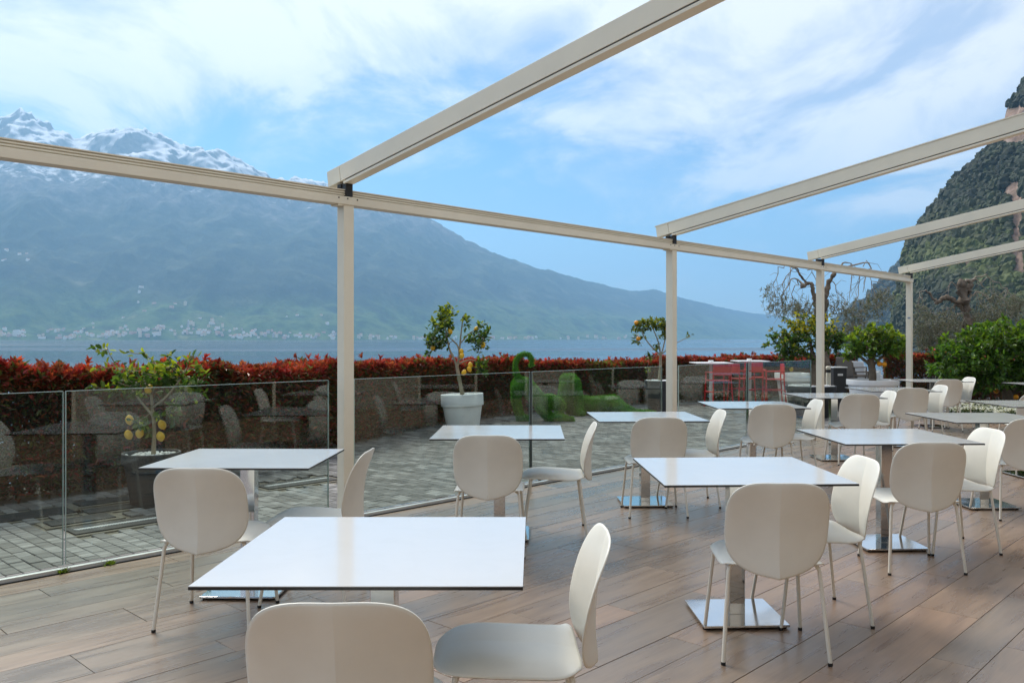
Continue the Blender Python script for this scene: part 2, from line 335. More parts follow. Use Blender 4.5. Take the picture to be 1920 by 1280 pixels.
def mat_mountain():
    m, t, p, o = newmat('far_mountain'); geo = N(t, 'ShaderNodeNewGeometry'); sp = N(t, 'ShaderNodeSeparateXYZ'); L(t, geo.outputs['Position'], sp.inputs[0])
    n = N(t, 'ShaderNodeTexNoise', inp={'Scale': .0045, 'Detail': 9.0, 'Roughness': .65}); L(t, geo.outputs['Position'], n.inputs[0])
    n2 = N(t, 'ShaderNodeTexNoise', inp={'Scale': .0011, 'Detail': 6.0, 'Roughness': .6}); L(t, geo.outputs['Position'], n2.inputs[0])
    forest = ramp(t, [(.35, (.018, .030, .022, 1)), (.52, (.034, .050, .030, 1)), (.62, (.07, .085, .05, 1)), (.72, (.14, .14, .11, 1))], n.outputs[0])
    low = ramp(t, [(.36, (.022, .045, .016, 1)), (.47, (.055, .11, .028, 1)), (.54, (.11, .165, .05, 1)), (.60, (.06, .10, .03, 1)), (.70, (.22, .24, .10, 1))], n.outputs[0])
    n3 = N(t, 'ShaderNodeTexNoise', inp={'Scale': .014, 'Detail': 8.0, 'Roughness': .7}); L(t, geo.outputs['Position'], n3.inputs[0])
    rock = ramp(t, [(.35, (.05, .05, .055, 1)), (.55, (.15, .145, .14, 1)), (.7, (.26, .25, .24, 1))], n3.outputs[0])
    def band(a, b, ns, amp):
        q = N(t, 'ShaderNodeMath', operation='MULTIPLY_ADD', inp={1: amp}); L(t, ns, q.inputs[0]); L(t, sp.outputs[2], q.inputs[2])
        mr = N(t, 'ShaderNodeMapRange', inp={1: a, 2: b}); L(t, q.outputs[0], mr.inputs[0]); return mr.outputs[0]
    mx1 = N(t, 'ShaderNodeMix', data_type='RGBA'); L(t, band(430, 620, n2.outputs[0], 500), mx1.inputs[0]); L(t, low.outputs[0], mx1.inputs[6]); L(t, forest.outputs[0], mx1.inputs[7])
    mx2 = N(t, 'ShaderNodeMix', data_type='RGBA'); L(t, band(1350, 1650, n.outputs[0], 900), mx2.inputs[0]); L(t, mx1.outputs[2], mx2.inputs[6]); L(t, rock.outputs[0], mx2.inputs[7])
    # snow lies on the gentler faces high up
    sn = N(t, 'ShaderNodeSeparateXYZ'); L(t, geo.outputs['Normal'], sn.inputs[0])
    s1 = band(1740, 1900, n3.outputs[0], 900)
    sl = N(t, 'ShaderNodeMapRange', inp={1: .66, 2: .84}); L(t, sn.outputs[2], sl.inputs[0])
    sm = N(t, 'ShaderNodeMath', operation='MULTIPLY'); L(t, s1, sm.inputs[0]); L(t, sl.outputs[0], sm.inputs[1])
    mx3 = N(t, 'ShaderNodeMix', data_type='RGBA', inp={7: (.86, .87, .9, 1)}); L(t, sm.outputs[0], mx3.inputs[0]); L(t, mx2.outputs[2], mx3.inputs[6]); L(t, mx3.outputs[2], p.inputs['Base Color'])
    p.inputs['Roughness'].default_value = .95; p.inputs['Specular IOR Level'].default_value = .1
    b = N(t, 'ShaderNodeBump', inp={'Strength': .9, 'Distance': 45.0}); L(t, n3.outputs[0], b.inputs['Height']); L(t, b.outputs[0], p.inputs['Normal'])
    return m
M['mountain'] = mat_mountain()
def mat_cliff():
    m, t, p, o = newmat('cliff_rock'); geo = N(t, 'ShaderNodeNewGeometry')
    n = N(t, 'ShaderNodeTexNoise', inp={'Scale': .06, 'Detail': 8.0, 'Roughness': .65}); L(t, geo.outputs['Position'], n.inputs[0])
    c = ramp(t, [(.32, (.05, .045, .035, 1)), (.48, (.20, .135, .10, 1)), (.6, (.34, .23, .18, 1)), (.72, (.33, .30, .27, 1))], n.outputs[0]); L(t, c.outputs[0], p.inputs['Base Color'])
    p.inputs['Roughness'].default_value = .95
    b = N(t, 'ShaderNodeBump', inp={'Strength': .8, 'Distance': 3.0}); L(t, n.outputs[0], b.inputs['Height']); L(t, b.outputs[0], p.inputs['Normal'])
    return m
M['cliff'] = mat_cliff()

# ------------------------------------------------------------------ terrace axes: u runs along the glass, v points from the glass to the building
A = math.atan((2486.0 - CX) / F)
u = np.array([math.sin(A), math.cos(A)]); v = np.array([math.cos(A), -math.sin(A)])
ROT_U = math.pi / 2 - A                                   # rotation that turns local +x into u
def uv(s, p, z=0.0): return (u[0] * s + v[0] * p, u[1] * s + v[1] * p, z)
PG = -5.57                                                # the glass line
def s_at(xpx, p=PG):                                      # distance along u where the sight line of a photo column meets the line p
    k = (xpx - CX) / F
    # X = u0 s + v0 p ; Y = u1 s + v1 p ; X = k Y
    return (k * v[1] * p - v[0] * p) / (u[0] - k * u[1])
def ground_pt(x, y, z=0.0):
    Y = (H - z) * F / (y - CY); return np.array([(x - CX) * Y / F, Y, z])
def at(x, y, Y): return np.array([(x - CX) * Y / F, Y, H + (CY - y) * Y / F])
ZP = -0.20                                                # patio level
LAKE = -6.0
S_END = s_at(1705) + .35

# ------------------------------------------------------------------ SETTING: lake, patio, far mountains, cliffs
me = mesh_np('lake', [[-22000, -3000, LAKE], [26000, -3000, LAKE], [26000, 26000, LAKE], [-22000, 26000, LAKE]], [[[0, 1, 2, 3]]])
obj('lake', me, M['water'], kind='structure')

def far_mountain():
    xs = np.linspace(-900, 1900, 620)
    sk = np.array([(-900, 300), (-600, 190), (-300, 250), (-120, 205), (-40, 232), (0, 228), (20, 216), (40, 209), (70, 222), (100, 240), (135, 257), (160, 259), (195, 251), (230, 246), (265, 250), (300, 266), (335, 281), (360, 286), (380, 277), (400, 286), (450, 305), (500, 325), (540, 337), (580, 337), (610, 343), (650, 353), (700, 374), (760, 397), (800, 408), (830, 425), (870, 450), (910, 468), (950, 483), (1000, 501), (1080, 522), (1150, 541), (1190, 546), (1225, 543), (1250, 549), (1280, 559), (1350, 575), (1400, 586), (1440, 590), (1520, 606), (1600, 620), (1750, 629), (1900, 633)], float)
    ys = np.interp(xs, sk[:, 0], sk[:, 1])
    Ys = np.interp(xs, [-900, 0, 600, 1000, 1300, 1500, 1900], [3900, 4300, 4900, 6200, 9000, 13500, 18000])
    Yr = np.interp(xs, [-900, 0, 600, 1000, 1300, 1500, 1900], [7300, 7800, 8300, 9600, 12500, 17000, 21500])
    ts = np.concatenate([np.linspace(-.02, .16, 26), np.linspace(.17, 1.0, 130), np.linspace(1.02, 1.5, 18)])
    X, T = np.meshgrid(xs, ts); YS = np.broadcast_to(Ys, X.shape); YR = np.broadcast_to(Yr, X.shape)
    ZR = np.broadcast_to((CY - ys) / F * Yr + H, X.shape)
    Y = YS + (YR - YS) * T; WX = (X - CX) / F * Y
    Tc = np.clip(T, 0, 1)
    prof = .16 * np.minimum(1, Tc / .30) ** 1.2 + .84 * np.clip((Tc - .16) / .84, 0, 1) ** 1.25
    sc = ZR / 2000.0
    Z = LAKE + prof * (ZR - LAKE)
    env = np.clip(Tc * 4, 0, 1) * np.clip((1.03 - Tc) * 6, 0.05, 1)
    gull = fbm(WX / 620 + .25 * fbm(WX / 900, Y / 900, 3, 5), Y / 1500, 5, 3, ridged=True) - .5
    Z = Z + env * sc * 330 * gull
    Z = Z + np.clip(Tc * 8, 0, 1) * sc * 110 * (fbm(WX / 210, Y / 210, 4, 21) - .5)
    Z = Z + np.clip(Tc * 9, 0, 1) * np.clip((.42 - Tc) * 6, 0, 1) * 150 * np.clip(sc + .15, 0, 1) * (fbm(WX / 520, Y / 420, 4, 31) - .45)
    Z = Z + np.clip((Tc - .55) * 3, 0, 1) * np.clip((1.02 - Tc) * 8, .12, 1) * sc ** 2 * 230 * (fbm(WX / 230 + .4 * fbm(WX / 300, Y / 300, 3, 8), Y / 420, 5, 61, ridged=True) - .5)
    jag = np.exp(-((T - 1) / .06) ** 2)
    Z = Z + jag * sc ** 2 * 150 * (fbm(WX / 120, Y / 90, 5, 44, ridged=True) - .6)
    back = T > 1; Z = np.where(back, ZR * (1 - (T - 1) * 1.3) + (Z - ZR) * .3, Z)
    Z = np.where(T < 0.0, LAKE - 2, np.maximum(Z, LAKE - .5)); Z = np.where((T >= 0) & (T < .012), LAKE + 1.0, Z)
    V = np.stack([WX, Y, Z], -1).reshape(-1, 3); nx = len(xs); ny = len(ts)
    i = np.arange((ny - 1) * (nx - 1)); r = i // (nx - 1); c = i % (nx - 1); a = r * nx + c
    Q = np.stack([a, a + 1, a + nx + 1, a + nx], 1)
    def height(xp, t):
        ii = np.clip(np.searchsorted(xs, xp), 0, nx - 1); jj = np.clip(np.searchsorted(ts, t), 0, ny - 1)
        return np.array([WX[jj, ii], Y[jj, ii], Z[jj, ii]])
    return mesh_np('far_mountains', V, [Q], True), height
mm, mheight = far_mountain()
obj('far_mountains', mm, M['mountain'], kind='structure')

def headland(name, sk, Yb, Yr, nx, ny, amp, seed, base_px, mat):
    """a lakeside slope: foot at depth Yb(x), crest at depth Yr(x), crest height from its skyline"""
    xs = np.linspace(sk[0][0], sk[-1][0], nx); s = np.array(sk, float); ys = np.interp(xs, s[:, 0], s[:, 1])
    yb = np.interp(xs, *Yb); yr = np.interp(xs, *Yr); ts = np.concatenate([np.linspace(0, 1, ny), [1.1, 1.3, 1.6]])
    X, T = np.meshgrid(xs, ts); Y = yb + (yr - yb) * T; ZR = (CY - ys) / F * yr + H + 0 * X; Tc = np.clip(T, 0, 1)
    WX = (X - CX) / F * Y
    Z = LAKE + (ZR - LAKE) * Tc ** .8
    e = np.clip(Tc * 5, 0, 1) * np.clip((1.02 - Tc) * 5, .06, 1)
    Z = Z + e * amp * (fbm(WX / (amp * 1.6), Y / (amp * 2.2) + Z / (amp * 4), 5, seed, ridged=True) - .5)
    Z = np.where(T > 1, ZR * (1 - .9 * (T - 1)), Z)
    V = np.stack([WX, Y, np.maximum(Z, LAKE - 1)], -1); a = np.arange((len(ts) - 1) * (nx - 1)); r = a // (nx - 1); c = a % (nx - 1); b = r * nx + c
    me = mesh_np(name, V.reshape(-1, 3), [np.stack([b, b + 1, b + nx + 1, b + nx], 1)], True)
    return obj(name, me, mat, kind='structure'), V, xs, ts
# farther wooded headland
hl2, V2, xs2, ts2 = headland('headland', [(1545, 636), (1575, 600), (1600, 590), (1626, 574), (1650, 541), (1665, 520), (1680, 503), (1720, 470), (1800, 420), (2000, 380), (2400, 400)], ([1545, 1700, 2400], [2300, 2000, 1700]), ([1545, 1700, 2400], [2450, 2500, 2700]), 120, 60, 60, 5, None, M['cliff'])
hl1, V1, xs1, ts1 = headland('cliff', [(1676, 632), (1684, 560), (1690, 505), (1700, 470), (1724, 424), (1750, 395), (1790, 342), (1830, 303), (1868, 270), (1880, 262), (1884, 214), (1893, 196), (1908, 186), (1913, 166), (1930, 150), (2000, 110), (2150, 80), (2500, 120)], ([1676, 1760, 2500], [760, 600, 420]), ([1676, 1760, 1920, 2500], [800, 800, 830, 800]), 200, 120, 26, 15, None, M['cliff'])

# woods on the headlands: one mass of crowns
def ico():
    bm = bmesh.new(); bmesh.ops.create_icosphere(bm, subdivisions=2, radius=1.0); bm.verts.ensure_lookup_table()
    V = np.array([x.co[:] for x in bm.verts]); T = np.array([[w.index for w in f.verts] for f in bm.faces]); bm.free(); return V, T
ICO = ico()
def woods(name, label, V, xs, count, r0, r1, rockmask, palette):
    ny, nx, _ = V.shape; ny -= 3
    i = rng.uniform(0, ny - 1.01, count * 3); j = rng.uniform(0, nx - 1.01, count * 3); a = i.astype(int); b = j.astype(int); fi = (i - a)[:, None]; fj = (j - b)[:, None]
    P = (V[a, b] * (1 - fj) + V[a, b + 1] * fj) * (1 - fi) + (V[a + 1, b] * (1 - fj) + V[a + 1, b + 1] * fj) * fi
    X = CX + P[:, 0] / P[:, 1] * F; Yp = CY - (P[:, 2] - H) / P[:, 1] * F
    k = ~rockmask(X, Yp, P) & (X < 2150); P = P[k][:count]; n = len(P)
    r = rng.uniform(r0, r1, n) * rng.choice([1, 1, 1, 1.35], n)
    v0, t0 = ICO; nv = len(v0)
    jit = 1 + rng.uniform(-.3, .3, (n, nv, 1))
    VV = P[:, None, :] + v0[None] * jit * (r[:, None, None] * np.array([1, 1, 1.15])) + np.array([0, 0, .35]) * r[:, None, None]
    FF = (t0[None] + (np.arange(n) * nv)[:, None, None]).reshape(-1, 3)
    cl = fbm(P[:, 0] / (r0 * 22), P[:, 2] / (r0 * 22), 3, 9)
    c = np.array(palette)[np.clip((cl * 1.6 - .3 + rng.normal(0, .16, n)) * len(palette), 0, len(palette) - 1).astype(int)] * rng.uniform(.75, 1.25, (n, 1))
    me = mesh_np(name, VV.reshape(-1, 3), [FF], False, np.repeat(c, nv, 0))
    o = obj(name, me, M['wood'])
    return tag(o, label, 'woodland', kind='stuff')
M['wood'] = leafmat('wood_crowns', .12, .8, 1.3)
def rock1(X, Yp, P):
    n = fbm(P[:, 0] / 30, P[:, 2] / 55, 4, 77)
    strip = (np.abs(X - (1905 + (Yp - 400) * .06)) < 9 + 10 * n) & (Yp > 340) & (Yp < 520)
    top = (Yp < 272) & (Yp > 200) & (X > 1878)
    return strip | (top & (n > .3)) | ((n > .82) & (Yp < 540)) | ((np.abs(X - 1692) < 4) & (n > .5))
woods('cliff_woods', 'dense dark green woodland covering the steep cliff on the right', V1, xs1, 11000, 1.4, 3.9, rock1, [(.018, .027, .012), (.026, .038, .014), (.034, .048, .017), (.042, .052, .020), (.055, .066, .022), (.085, .105, .026)])
woods('headland_woods', 'hazy bluish woodland on the headland beyond the cliff', V2, xs2, 1700, 8, 13, lambda X, Yp, P: fbm(P[:, 0] / 90, P[:, 2] / 90, 3, 3) > .72, [(.022, .032, .016), (.03, .042, .018), (.05, .06, .025)])

# hedge line (foot, patio side) and height of its top
HL = np.array([(-9.5, 3.4), (-8.0, 4.9), (-6.4, 6.6), (-5.07, 8.06), (-4.1, 9.4), (-3.45, 10.9), (-2.73, 12.75), (-1.82, 15.3), (-.80, 17.2), (1.2, 19.4), (3.54, 21.0), (7.0, 23.0), (9.0, 23.6)])
def catmull(P, n):
    P = np.asarray(P, float); Q = np.vstack([2 * P[0] - P[1], P, 2 * P[-1] - P[-2]]); out = []
    for i in range(1, len(Q) - 2):
        for t in np.linspace(0, 1, n, endpoint=False):
            a, b, c, d = Q[i - 1], Q[i], Q[i + 1], Q[i + 2]
            out.append(.5 * ((2 * b) + (-a + c) * t + (2 * a - 5 * b + 4 * c - d) * t * t + (-a + 3 * b - 3 * c + d) * t ** 3))
    out.append(Q[-2]); return np.array(out)
HC = catmull(HL, 24)
HT = np.concatenate([[0], np.cumsum(np.linalg.norm(np.diff(HC, axis=0), axis=1))])
def hedge_pt(t):
    p = np.stack([np.interp(t, HT, HC[:, 0]), np.interp(t, HT, HC[:, 1])], -1)
    e = .05; q = np.stack([np.interp(t + e, HT, HC[:, 0]) - np.interp(t - e, HT, HC[:, 0]), np.interp(t + e, HT, HC[:, 1]) - np.interp(t - e, HT, HC[:, 1])], -1)
    q = unit(q); return p, np.stack([-q[..., 1], q[..., 0]], -1), q      # point, outward (lake side), tangent
def t_of_px(x):
    r = HC[:, 0] / HC[:, 1]; return float(np.interp((x - CX) / F, r[60:], HT[60:]))

# patio slab with a sea wall below it
outer = HC + hedge_pt(HT)[1] * 1.25
poly = [(-12, -14), (-12, 2.6)] + [tuple(p) for p in outer[::6]] + [(14, 25.5), (40, 25.5), (40, -14)]
poly = poly[::-1]; n = len(poly)
Vp = [(x, y, ZP) for x, y in poly] + [(x, y, LAKE - 1.5) for x, y in poly]
bm = bmesh.new(); vt = [bm.verts.new(q) for q in Vp]; bm.faces.new(vt[:n])
for i in range(n): bm.faces.new([vt[i], vt[n + i], vt[n + (i + 1) % n], vt[(i + 1) % n]])
bmesh.ops.recalc_face_normals(bm, faces=bm.faces); me = bpy.data.meshes.new('patio'); bm.to_mesh(me); bm.free()
patio = obj('patio', me, M['mortar'], kind='structure')

# pavers: running bond, rows along v
PW, PL, PH = .104, .208, .018
def paver_mesh():
    b = .004; w, l = PW - .006, PL - .006
    V = [(-w / 2, -l / 2, 0), (w / 2, -l / 2, 0), (w / 2, l / 2, 0), (-w / 2, l / 2, 0)]; V += [(sx * (w / 2), sy * (l / 2), PH - b) for sx, sy in ((-1, -1), (1, -1), (1, 1), (-1, 1))]; V += [(sx * (w / 2 - b), sy * (l / 2 - b), PH) for sx, sy in ((-1, -1), (1, -1), (1, 1), (-1, 1))]
    Q = [[8, 9, 10, 11]]
    for k in range(4):
        q = (k + 1) % 4; Q += [[k, q, 4 + q, 4 + k], [4 + k, 4 + q, 8 + q, 8 + k]]
    return np.array(V), np.array(Q)
pv, pq = paver_mesh()
cells = []
for i in range(int(-6 / PW), int(34 / PW)):
    s = i * PW; off = (i % 2) * PL / 2
    for p in np.arange(-15.5, PG - .12, PL): cells.append((s, p + off - .5 * PL))
for i in range(int((S_END + 1.6) / PW), int(36 / PW)):
    s = i * PW; off = (i % 2) * PL / 2
    for p in np.arange(PG - .12, 3.0, PL): cells.append((s, p + off - .5 * PL))
cells = np.array(cells); PX = cells[:, :1] * u + cells[:, 1:] * v
from_h = np.min(np.linalg.norm(PX[:, None, :] - HC[None, ::4], axis=2), axis=1)
nearest = HC[::4][np.argmin(np.linalg.norm(PX[:, None, :] - HC[None, ::4], axis=2), axis=1)]; nrm = hedge_pt(HT[::4])[1][np.argmin(np.linalg.norm(PX[:, None, :] - HC[None, ::4], axis=2), axis=1)]
side = np.sum((PX - nearest) * nrm, 1)
# recessed covers in the paving: centre in s,p, size along u and v, slotted or not
def sp_of(x, y):
    q = ground_pt(x, y, ZP); return float(q[:2] @ u), float(q[:2] @ v)
covers = [(222, 986, .78, .30, True), (558, 907, .86, .32, True), (150, 977, .52, .24, False), (215, 955, .52, .22, False), (195, 942, .5, .22, False), (30, 972, .9, .34, False)]
CV = [(sp_of(x, y), a, b, sl) for x, y, a, b, sl in covers]
keep = (side < -.05) & (cells[:, 0] > -5) & (PX[:, 1] > 1.0) & (PX[:, 1] < 27)
for (cs, cp), a, b, sl in CV: keep &= ~((np.abs(cells[:, 0] - cs) < a / 2 + PW * .65) & (np.abs(cells[:, 1] - cp) < b / 2 + PL * .55))
cells = cells[keep]; PX = PX[keep]
ipx = CX + PX[:, 0] / PX[:, 1] * F; ipy = CY + (H - ZP) / PX[:, 1] * F
# the ones that show largest: nearest in frame and not under the deck or tables
vis = (ipx > -20) & (ipx < 620) & (ipy < 1090 - .1823 * ipx) & (PX[:, 1] > 0)
order = np.argsort(np.where(vis, PX[:, 1], 1e9))[:300]; single = np.zeros(len(cells), bool); single[order] = True
pm = mesh_np('paver', pv, [pq], False, np.ones((len(pv), 3))); pm.materials.append(M['paver'])
dz = rng.normal(0, .0012, len(cells))
for k in order:
    o = bpy.data.objects.new('paver', pm); COL.objects.link(o); o.parent = patio
    o.location = (PX[k, 0], PX[k, 1], ZP + .001 + dz[k]); o.rotation_euler = (rng.normal(0, .004), rng.normal(0, .004), ROT_U)
rest = np.where(~single)[0]
Rm = rotz(ROT_U); Vr = (pv @ Rm.T)[None] + np.concatenate([PX[rest], (ZP + .001 + dz[rest])[:, None]], 1)[:, None, :]
Qr = pq[None] + (np.arange(len(rest)) * len(pv))[:, None, None]
tint = np.repeat(rng.choice([.55, .75, .95, 1.15, 1.45], (len(rest), 1)) * rng.uniform(.85, 1.15, (len(rest), 1)) * np.ones((1, 3)), len(pv), 0)
o = obj('paving', mesh_np('paving', Vr.reshape(-1, 3), [Qr.reshape(-1, 4)], False, tint), M['paver'], patio, kind='stuff')

# ------------------------------------------------------------------ deck of planks in rows of 0.2 and 0.3 m
DZ = 0.012
mb = MB(); s0, s1, p0, p1 = -6.0, S_END, PG + .03, 2.75
mb.box(((s0 + s1) / 2, (p0 + p1) / 2, -.155), (s1 - s0, p1 - p0, .287)); me = mb.mesh('deck')
V = np.zeros(len(me.vertices) * 3); me.vertices.foreach_get('co', V); V = V.reshape(-1, 3); V[:, :2] = V[:, :1] * u + V[:, 1:2] * v; me.vertices.foreach_set('co', V.ravel().astype(np.float32))
deck = obj('deck', me, M['joint'], kind='structure')
bm = bmesh.new(); bm.from_mesh(me); bmesh.ops.recalc_face_normals(bm, faces=bm.faces); bm.to_mesh(me); bm.free()
def plank_mesh(w, l):
    m_ = MB(); m_.box((0, 0, -.006), (l - .0028, w - .0028, .012)); return m_.mesh('plank', bevel=.0012, seg=1)
rows = []
k = -12
while True:
    a = -1.767 + .5 * k
    if a > p1: break
    rows += [(a, .2), (a + .2, .3)]; k += 1
rows = [(max(a, PG + .075), min(a + w, p1) - max(a, PG + .075)) for a, w in rows if a + w > PG + .1 and a < p1]
cache = {}; cand = []
for ri, (a, w) in enumerate(rows):
    off = (ri * .437 + random.uniform(-.1, .1)) % 1.2
    s = s0 - 1.2 + off
    while s < s1:
        b0, b1 = max(s, s0), min(s + 1.2, s1)
        if b1 - b0 > .05: cand.append((b0, b1, a, w))
        s += 1.2
def in_view(c):
    b0, b1, a, w = c; best = False
    for s in np.linspace(b0, b1, 7):
        for p in (a, a + w):
            P = uv(s, p)
            if P[1] > .6:
                X = CX + P[0] / P[1] * F; Yp = CY + H / P[1] * F
                if -30 < X < 1950 and Yp < 1300: best = True
    return best
shown = [c for c in cand if in_view(c)]; shown.sort(key=lambda c: uv((c[0] + c[1]) / 2, c[2])[1]); shown_set = set(shown[:300])
mb = MB()
for c in cand:
    b0, b1, a, w = c
    if c in shown_set:
        key = (round(w, 3), round(b1 - b0, 2))
        if key not in cache: cache[key] = plank_mesh(w, b1 - b0); cache[key].materials.append(M['plank'])
        o = bpy.data.objects.new('plank', cache[key]); COL.objects.link(o); o.parent = deck
        o.location = uv((b0 + b1) / 2, a + w / 2, rng.normal(0, .0004)); o.rotation_euler = (rng.normal(0, .0006), 0, ROT_U)
    else: mb.box(uv((b0 + b1) / 2, a + w / 2, -.006), (b1 - b0 - .004, w - .004, .012), rotz(ROT_U))
print('planks shown', len(shown), 'of', len(cand))
if mb.n: obj('planking', mb.mesh('planking'), M['plank'], deck, kind='stuff')

# recessed covers in the paving
for i, ((cs, cp), a, b, sl) in enumerate(CV):
    names = ['dark slotted drain cover with white strip, left of the front tables', 'dark slotted drain cover with white strip, behind the left table', 'small dark floor plate left of the slotted cover', 'small dark floor plate nearest the dark lemon pot', 'small dark floor plate at the foot of the hedge', 'long dark floor plate at the left edge']
    c = uv(cs, cp, ZP)
    t = thing('floor_cover', names[i], 'floor cover', c, ROT_U, 'covers set in the paving')
    m_ = MB(); m_.box((0, 0, .011), (a, b, .022)); obj('plate', m_.mesh('plate', bevel=.004), M['grate'], t)
    for q in ((0, b / 2 + .03, a + .12, .05), (0, -b / 2 - .03, a + .12, .05), (a / 2 + .03, 0, .05, b), (-a / 2 - .03, 0, .05, b)): m_ = MB(); m_.box((q[0], q[1], .006), (q[2], q[3], .012)); obj('mortar_strip', m_.mesh('mortar_strip'), M['mortar'], t)
    if sl:
        m_ = MB()
        for x in np.arange(-a / 2 + .06, a / 2 - .05, .022): m_.box((x, 0, .0245), (.012, .055, .005), rotz(.5))
        obj('slot_strip', m_.mesh('slot_strip'), M['whitep'], t, kind='stuff')

# ------------------------------------------------------------------ building behind the camera: closes the terrace, its rafters rest on it
BW = 2.85
bt = thing('building', 'cream plastered restaurant building behind the terrace', 'building', uv(6, BW), ROT_U)
mb = MB(); mb.box((0, -.25, 2.9), (34, .5, 6.4)); obj('wall', mb.mesh('wall'), M['wall'], bt)
for k in range(6):
    mb = MB(); mb.box((-13 + k * 5, .012, 1.25), (3.2, .03, 2.5)); dn = obj('door', mb.mesh('door'), M['doorglass'], bt)
    mb = MB(); mb.box((-13 + k * 5, .02, 2.53), (3.32, .06, .06)); obj('frame', mb.mesh('frame'), M['cream'], dn)
    for x in (-1.63, 0, 1.63): mb = MB(); mb.box((-13 + k * 5 + x, .02, 1.25), (.06, .062, 2.5)); obj('frame', mb.mesh('frame'), M['cream'], dn)
mb = MB(); mb.box((0, .05, 6.2), (34.3, 1.2, .2)); obj('roof', mb.mesh('roof', bevel=.02), M['wall'], bt)
# the building's local +y must look to the lake
bt.rotation_euler = (0, 0, ROT_U); 

# ------------------------------------------------------------------ pergola
PS = [s_at(648) - 4.55, s_at(648), s_at(1259), s_at(1538), s_at(1705)]
pg = thing('pergola', 'cream aluminium pergola with posts, long front beam and rising rafters', 'pergola', uv(PS[1], PG), ROT_U)
def loc_s(s): return s - PS[1]
ZB = 2.435; PWD = .092
for s in PS:
    mb = MB(); mb.box((loc_s(s), 0, (ZB + .03) / 2), (PWD, PWD, ZB - .03)); po = obj('post', mb.mesh('post', bevel=.004), M['cream'], pg)
    mb = MB(); mb.box((loc_s(s), 0, .009), (.17, .15, .014)); obj('foot_plate', mb.mesh('foot_plate', bevel=.002), M['cream'], po)
    if s == PS[4]:
        mb = MB(); mb.box((loc_s(s) - PWD / 2 - .003, -.012, 1.78), (.005, .05, .03)); obj('maker_plate', mb.mesh('maker_plate'), M['grey_plate'], po)
sa, sb = loc_s(PS[0]) - 1.5, loc_s(PS[4]) + PWD / 2 + .01; Lb = sb - sa; cb_ = (sa + sb) / 2
mb = MB(); mb.box((cb_, 0, ZB + .031), (Lb, .112, .062)); beam = obj('beam', mb.mesh('beam', bevel=.003), M['cream'], pg)
mb = MB(); mb.box((cb_, .012, ZB + .0885), (Lb, .075, .053)); obj('gutter', mb.mesh('gutter'), M['cream'], beam)
for zz_, yy, hh in ((ZB + .078, -.03, .010), (ZB + .096, -.03, .009), (ZB + .1135, -.032, .008)):
    mb = MB(); mb.box((cb_, yy, zz_), (Lb, .018, hh)); obj('gutter_lip', mb.mesh('gutter_lip'), M['cream'], beam)
bm_ = MB(); bm_.lathe([(.0005, .004), (.005, .004), (.006, .0)], 12); bm_ = bm_.mesh('bolt_head'); bm_.transform(Matrix.Rotation(math.pi / 2, 4, 'X'))
for s in PS:
    for dx in (-.10, -.02, .07): obj('bolt_head', bm_, M['grate'], beam, (loc_s(s) + dx, -.0565, ZB + .046))
    mb = MB(); mb.box((loc_s(s) - .075, 0, ZB - .006), (.05, .10, .012)); obj('angle_bracket', mb.mesh('angle_bracket', bevel=.002), M['cream'], pg)
SL = R(9.35); RL = 8.75
for i, s in enumerate(PS):
    mb = MB()
    def rb(y0, y1, z0, z1, w, xoff=0):      # slab along -y local (towards the building) tilted upwards
        yc, zc = (y0 + y1) / 2, (z0 + z1) / 2; c, sn = math.cos(SL), math.sin(SL)
        # local y axis points to the lake: the rafter runs to -y and rises
        Mx = np.array([[1, 0, 0], [0, c, -sn], [0, sn, c]]).T if False else np.array([[1, 0, 0], [0, -c, -sn], [0, sn, -c]]) @ np.diag([1, 1, -1])
        Mx = np.array([[1, 0, 0], [0, -c, sn], [0, sn, c]])
        ctr = np.array([loc_s(s) + xoff, 0, ZB + .165]) + Mx @ np.array([0, yc, zc])
        return ctr, (w, y1 - y0, z1 - z0), Mx
    mb.box(*rb(.002, RL, .02, .145, .088)); ra = obj('rafter', mb.mesh('rafter', bevel=.003), M['cream'], pg)
    mb = MB(); mb.box(*rb(-.17, -.002, .02, .145, .091)); obj('end_cap', mb.mesh('end_cap', bevel=.003), M['cream'], ra)
    mb = MB(); mb.box(*rb(.05, RL, .0125, .0195, .078)); obj('guide_slot', mb.mesh('guide_slot'), M['black'], ra)
    mb = MB(); mb.box(*rb(.03, RL, -.008, .012, .084)); obj('lower_rail', mb.mesh('lower_rail', bevel=.002), M['cream'], ra)
    if i in (2, ):
        mb = MB(); mb.box(*rb(-.18, RL, .1455, .156, .10)); obj('top_strip', mb.mesh('top_strip'), M['cream'], ra)
    mb = MB(); mb.box((loc_s(s), -.01, ZB + .115), (.062, .085, .10)); mb.box((loc_s(s), .03, ZB + .15), (.08, .05, .03)); obj('bracket', mb.mesh('bracket', bevel=.004), M['black'], pg)

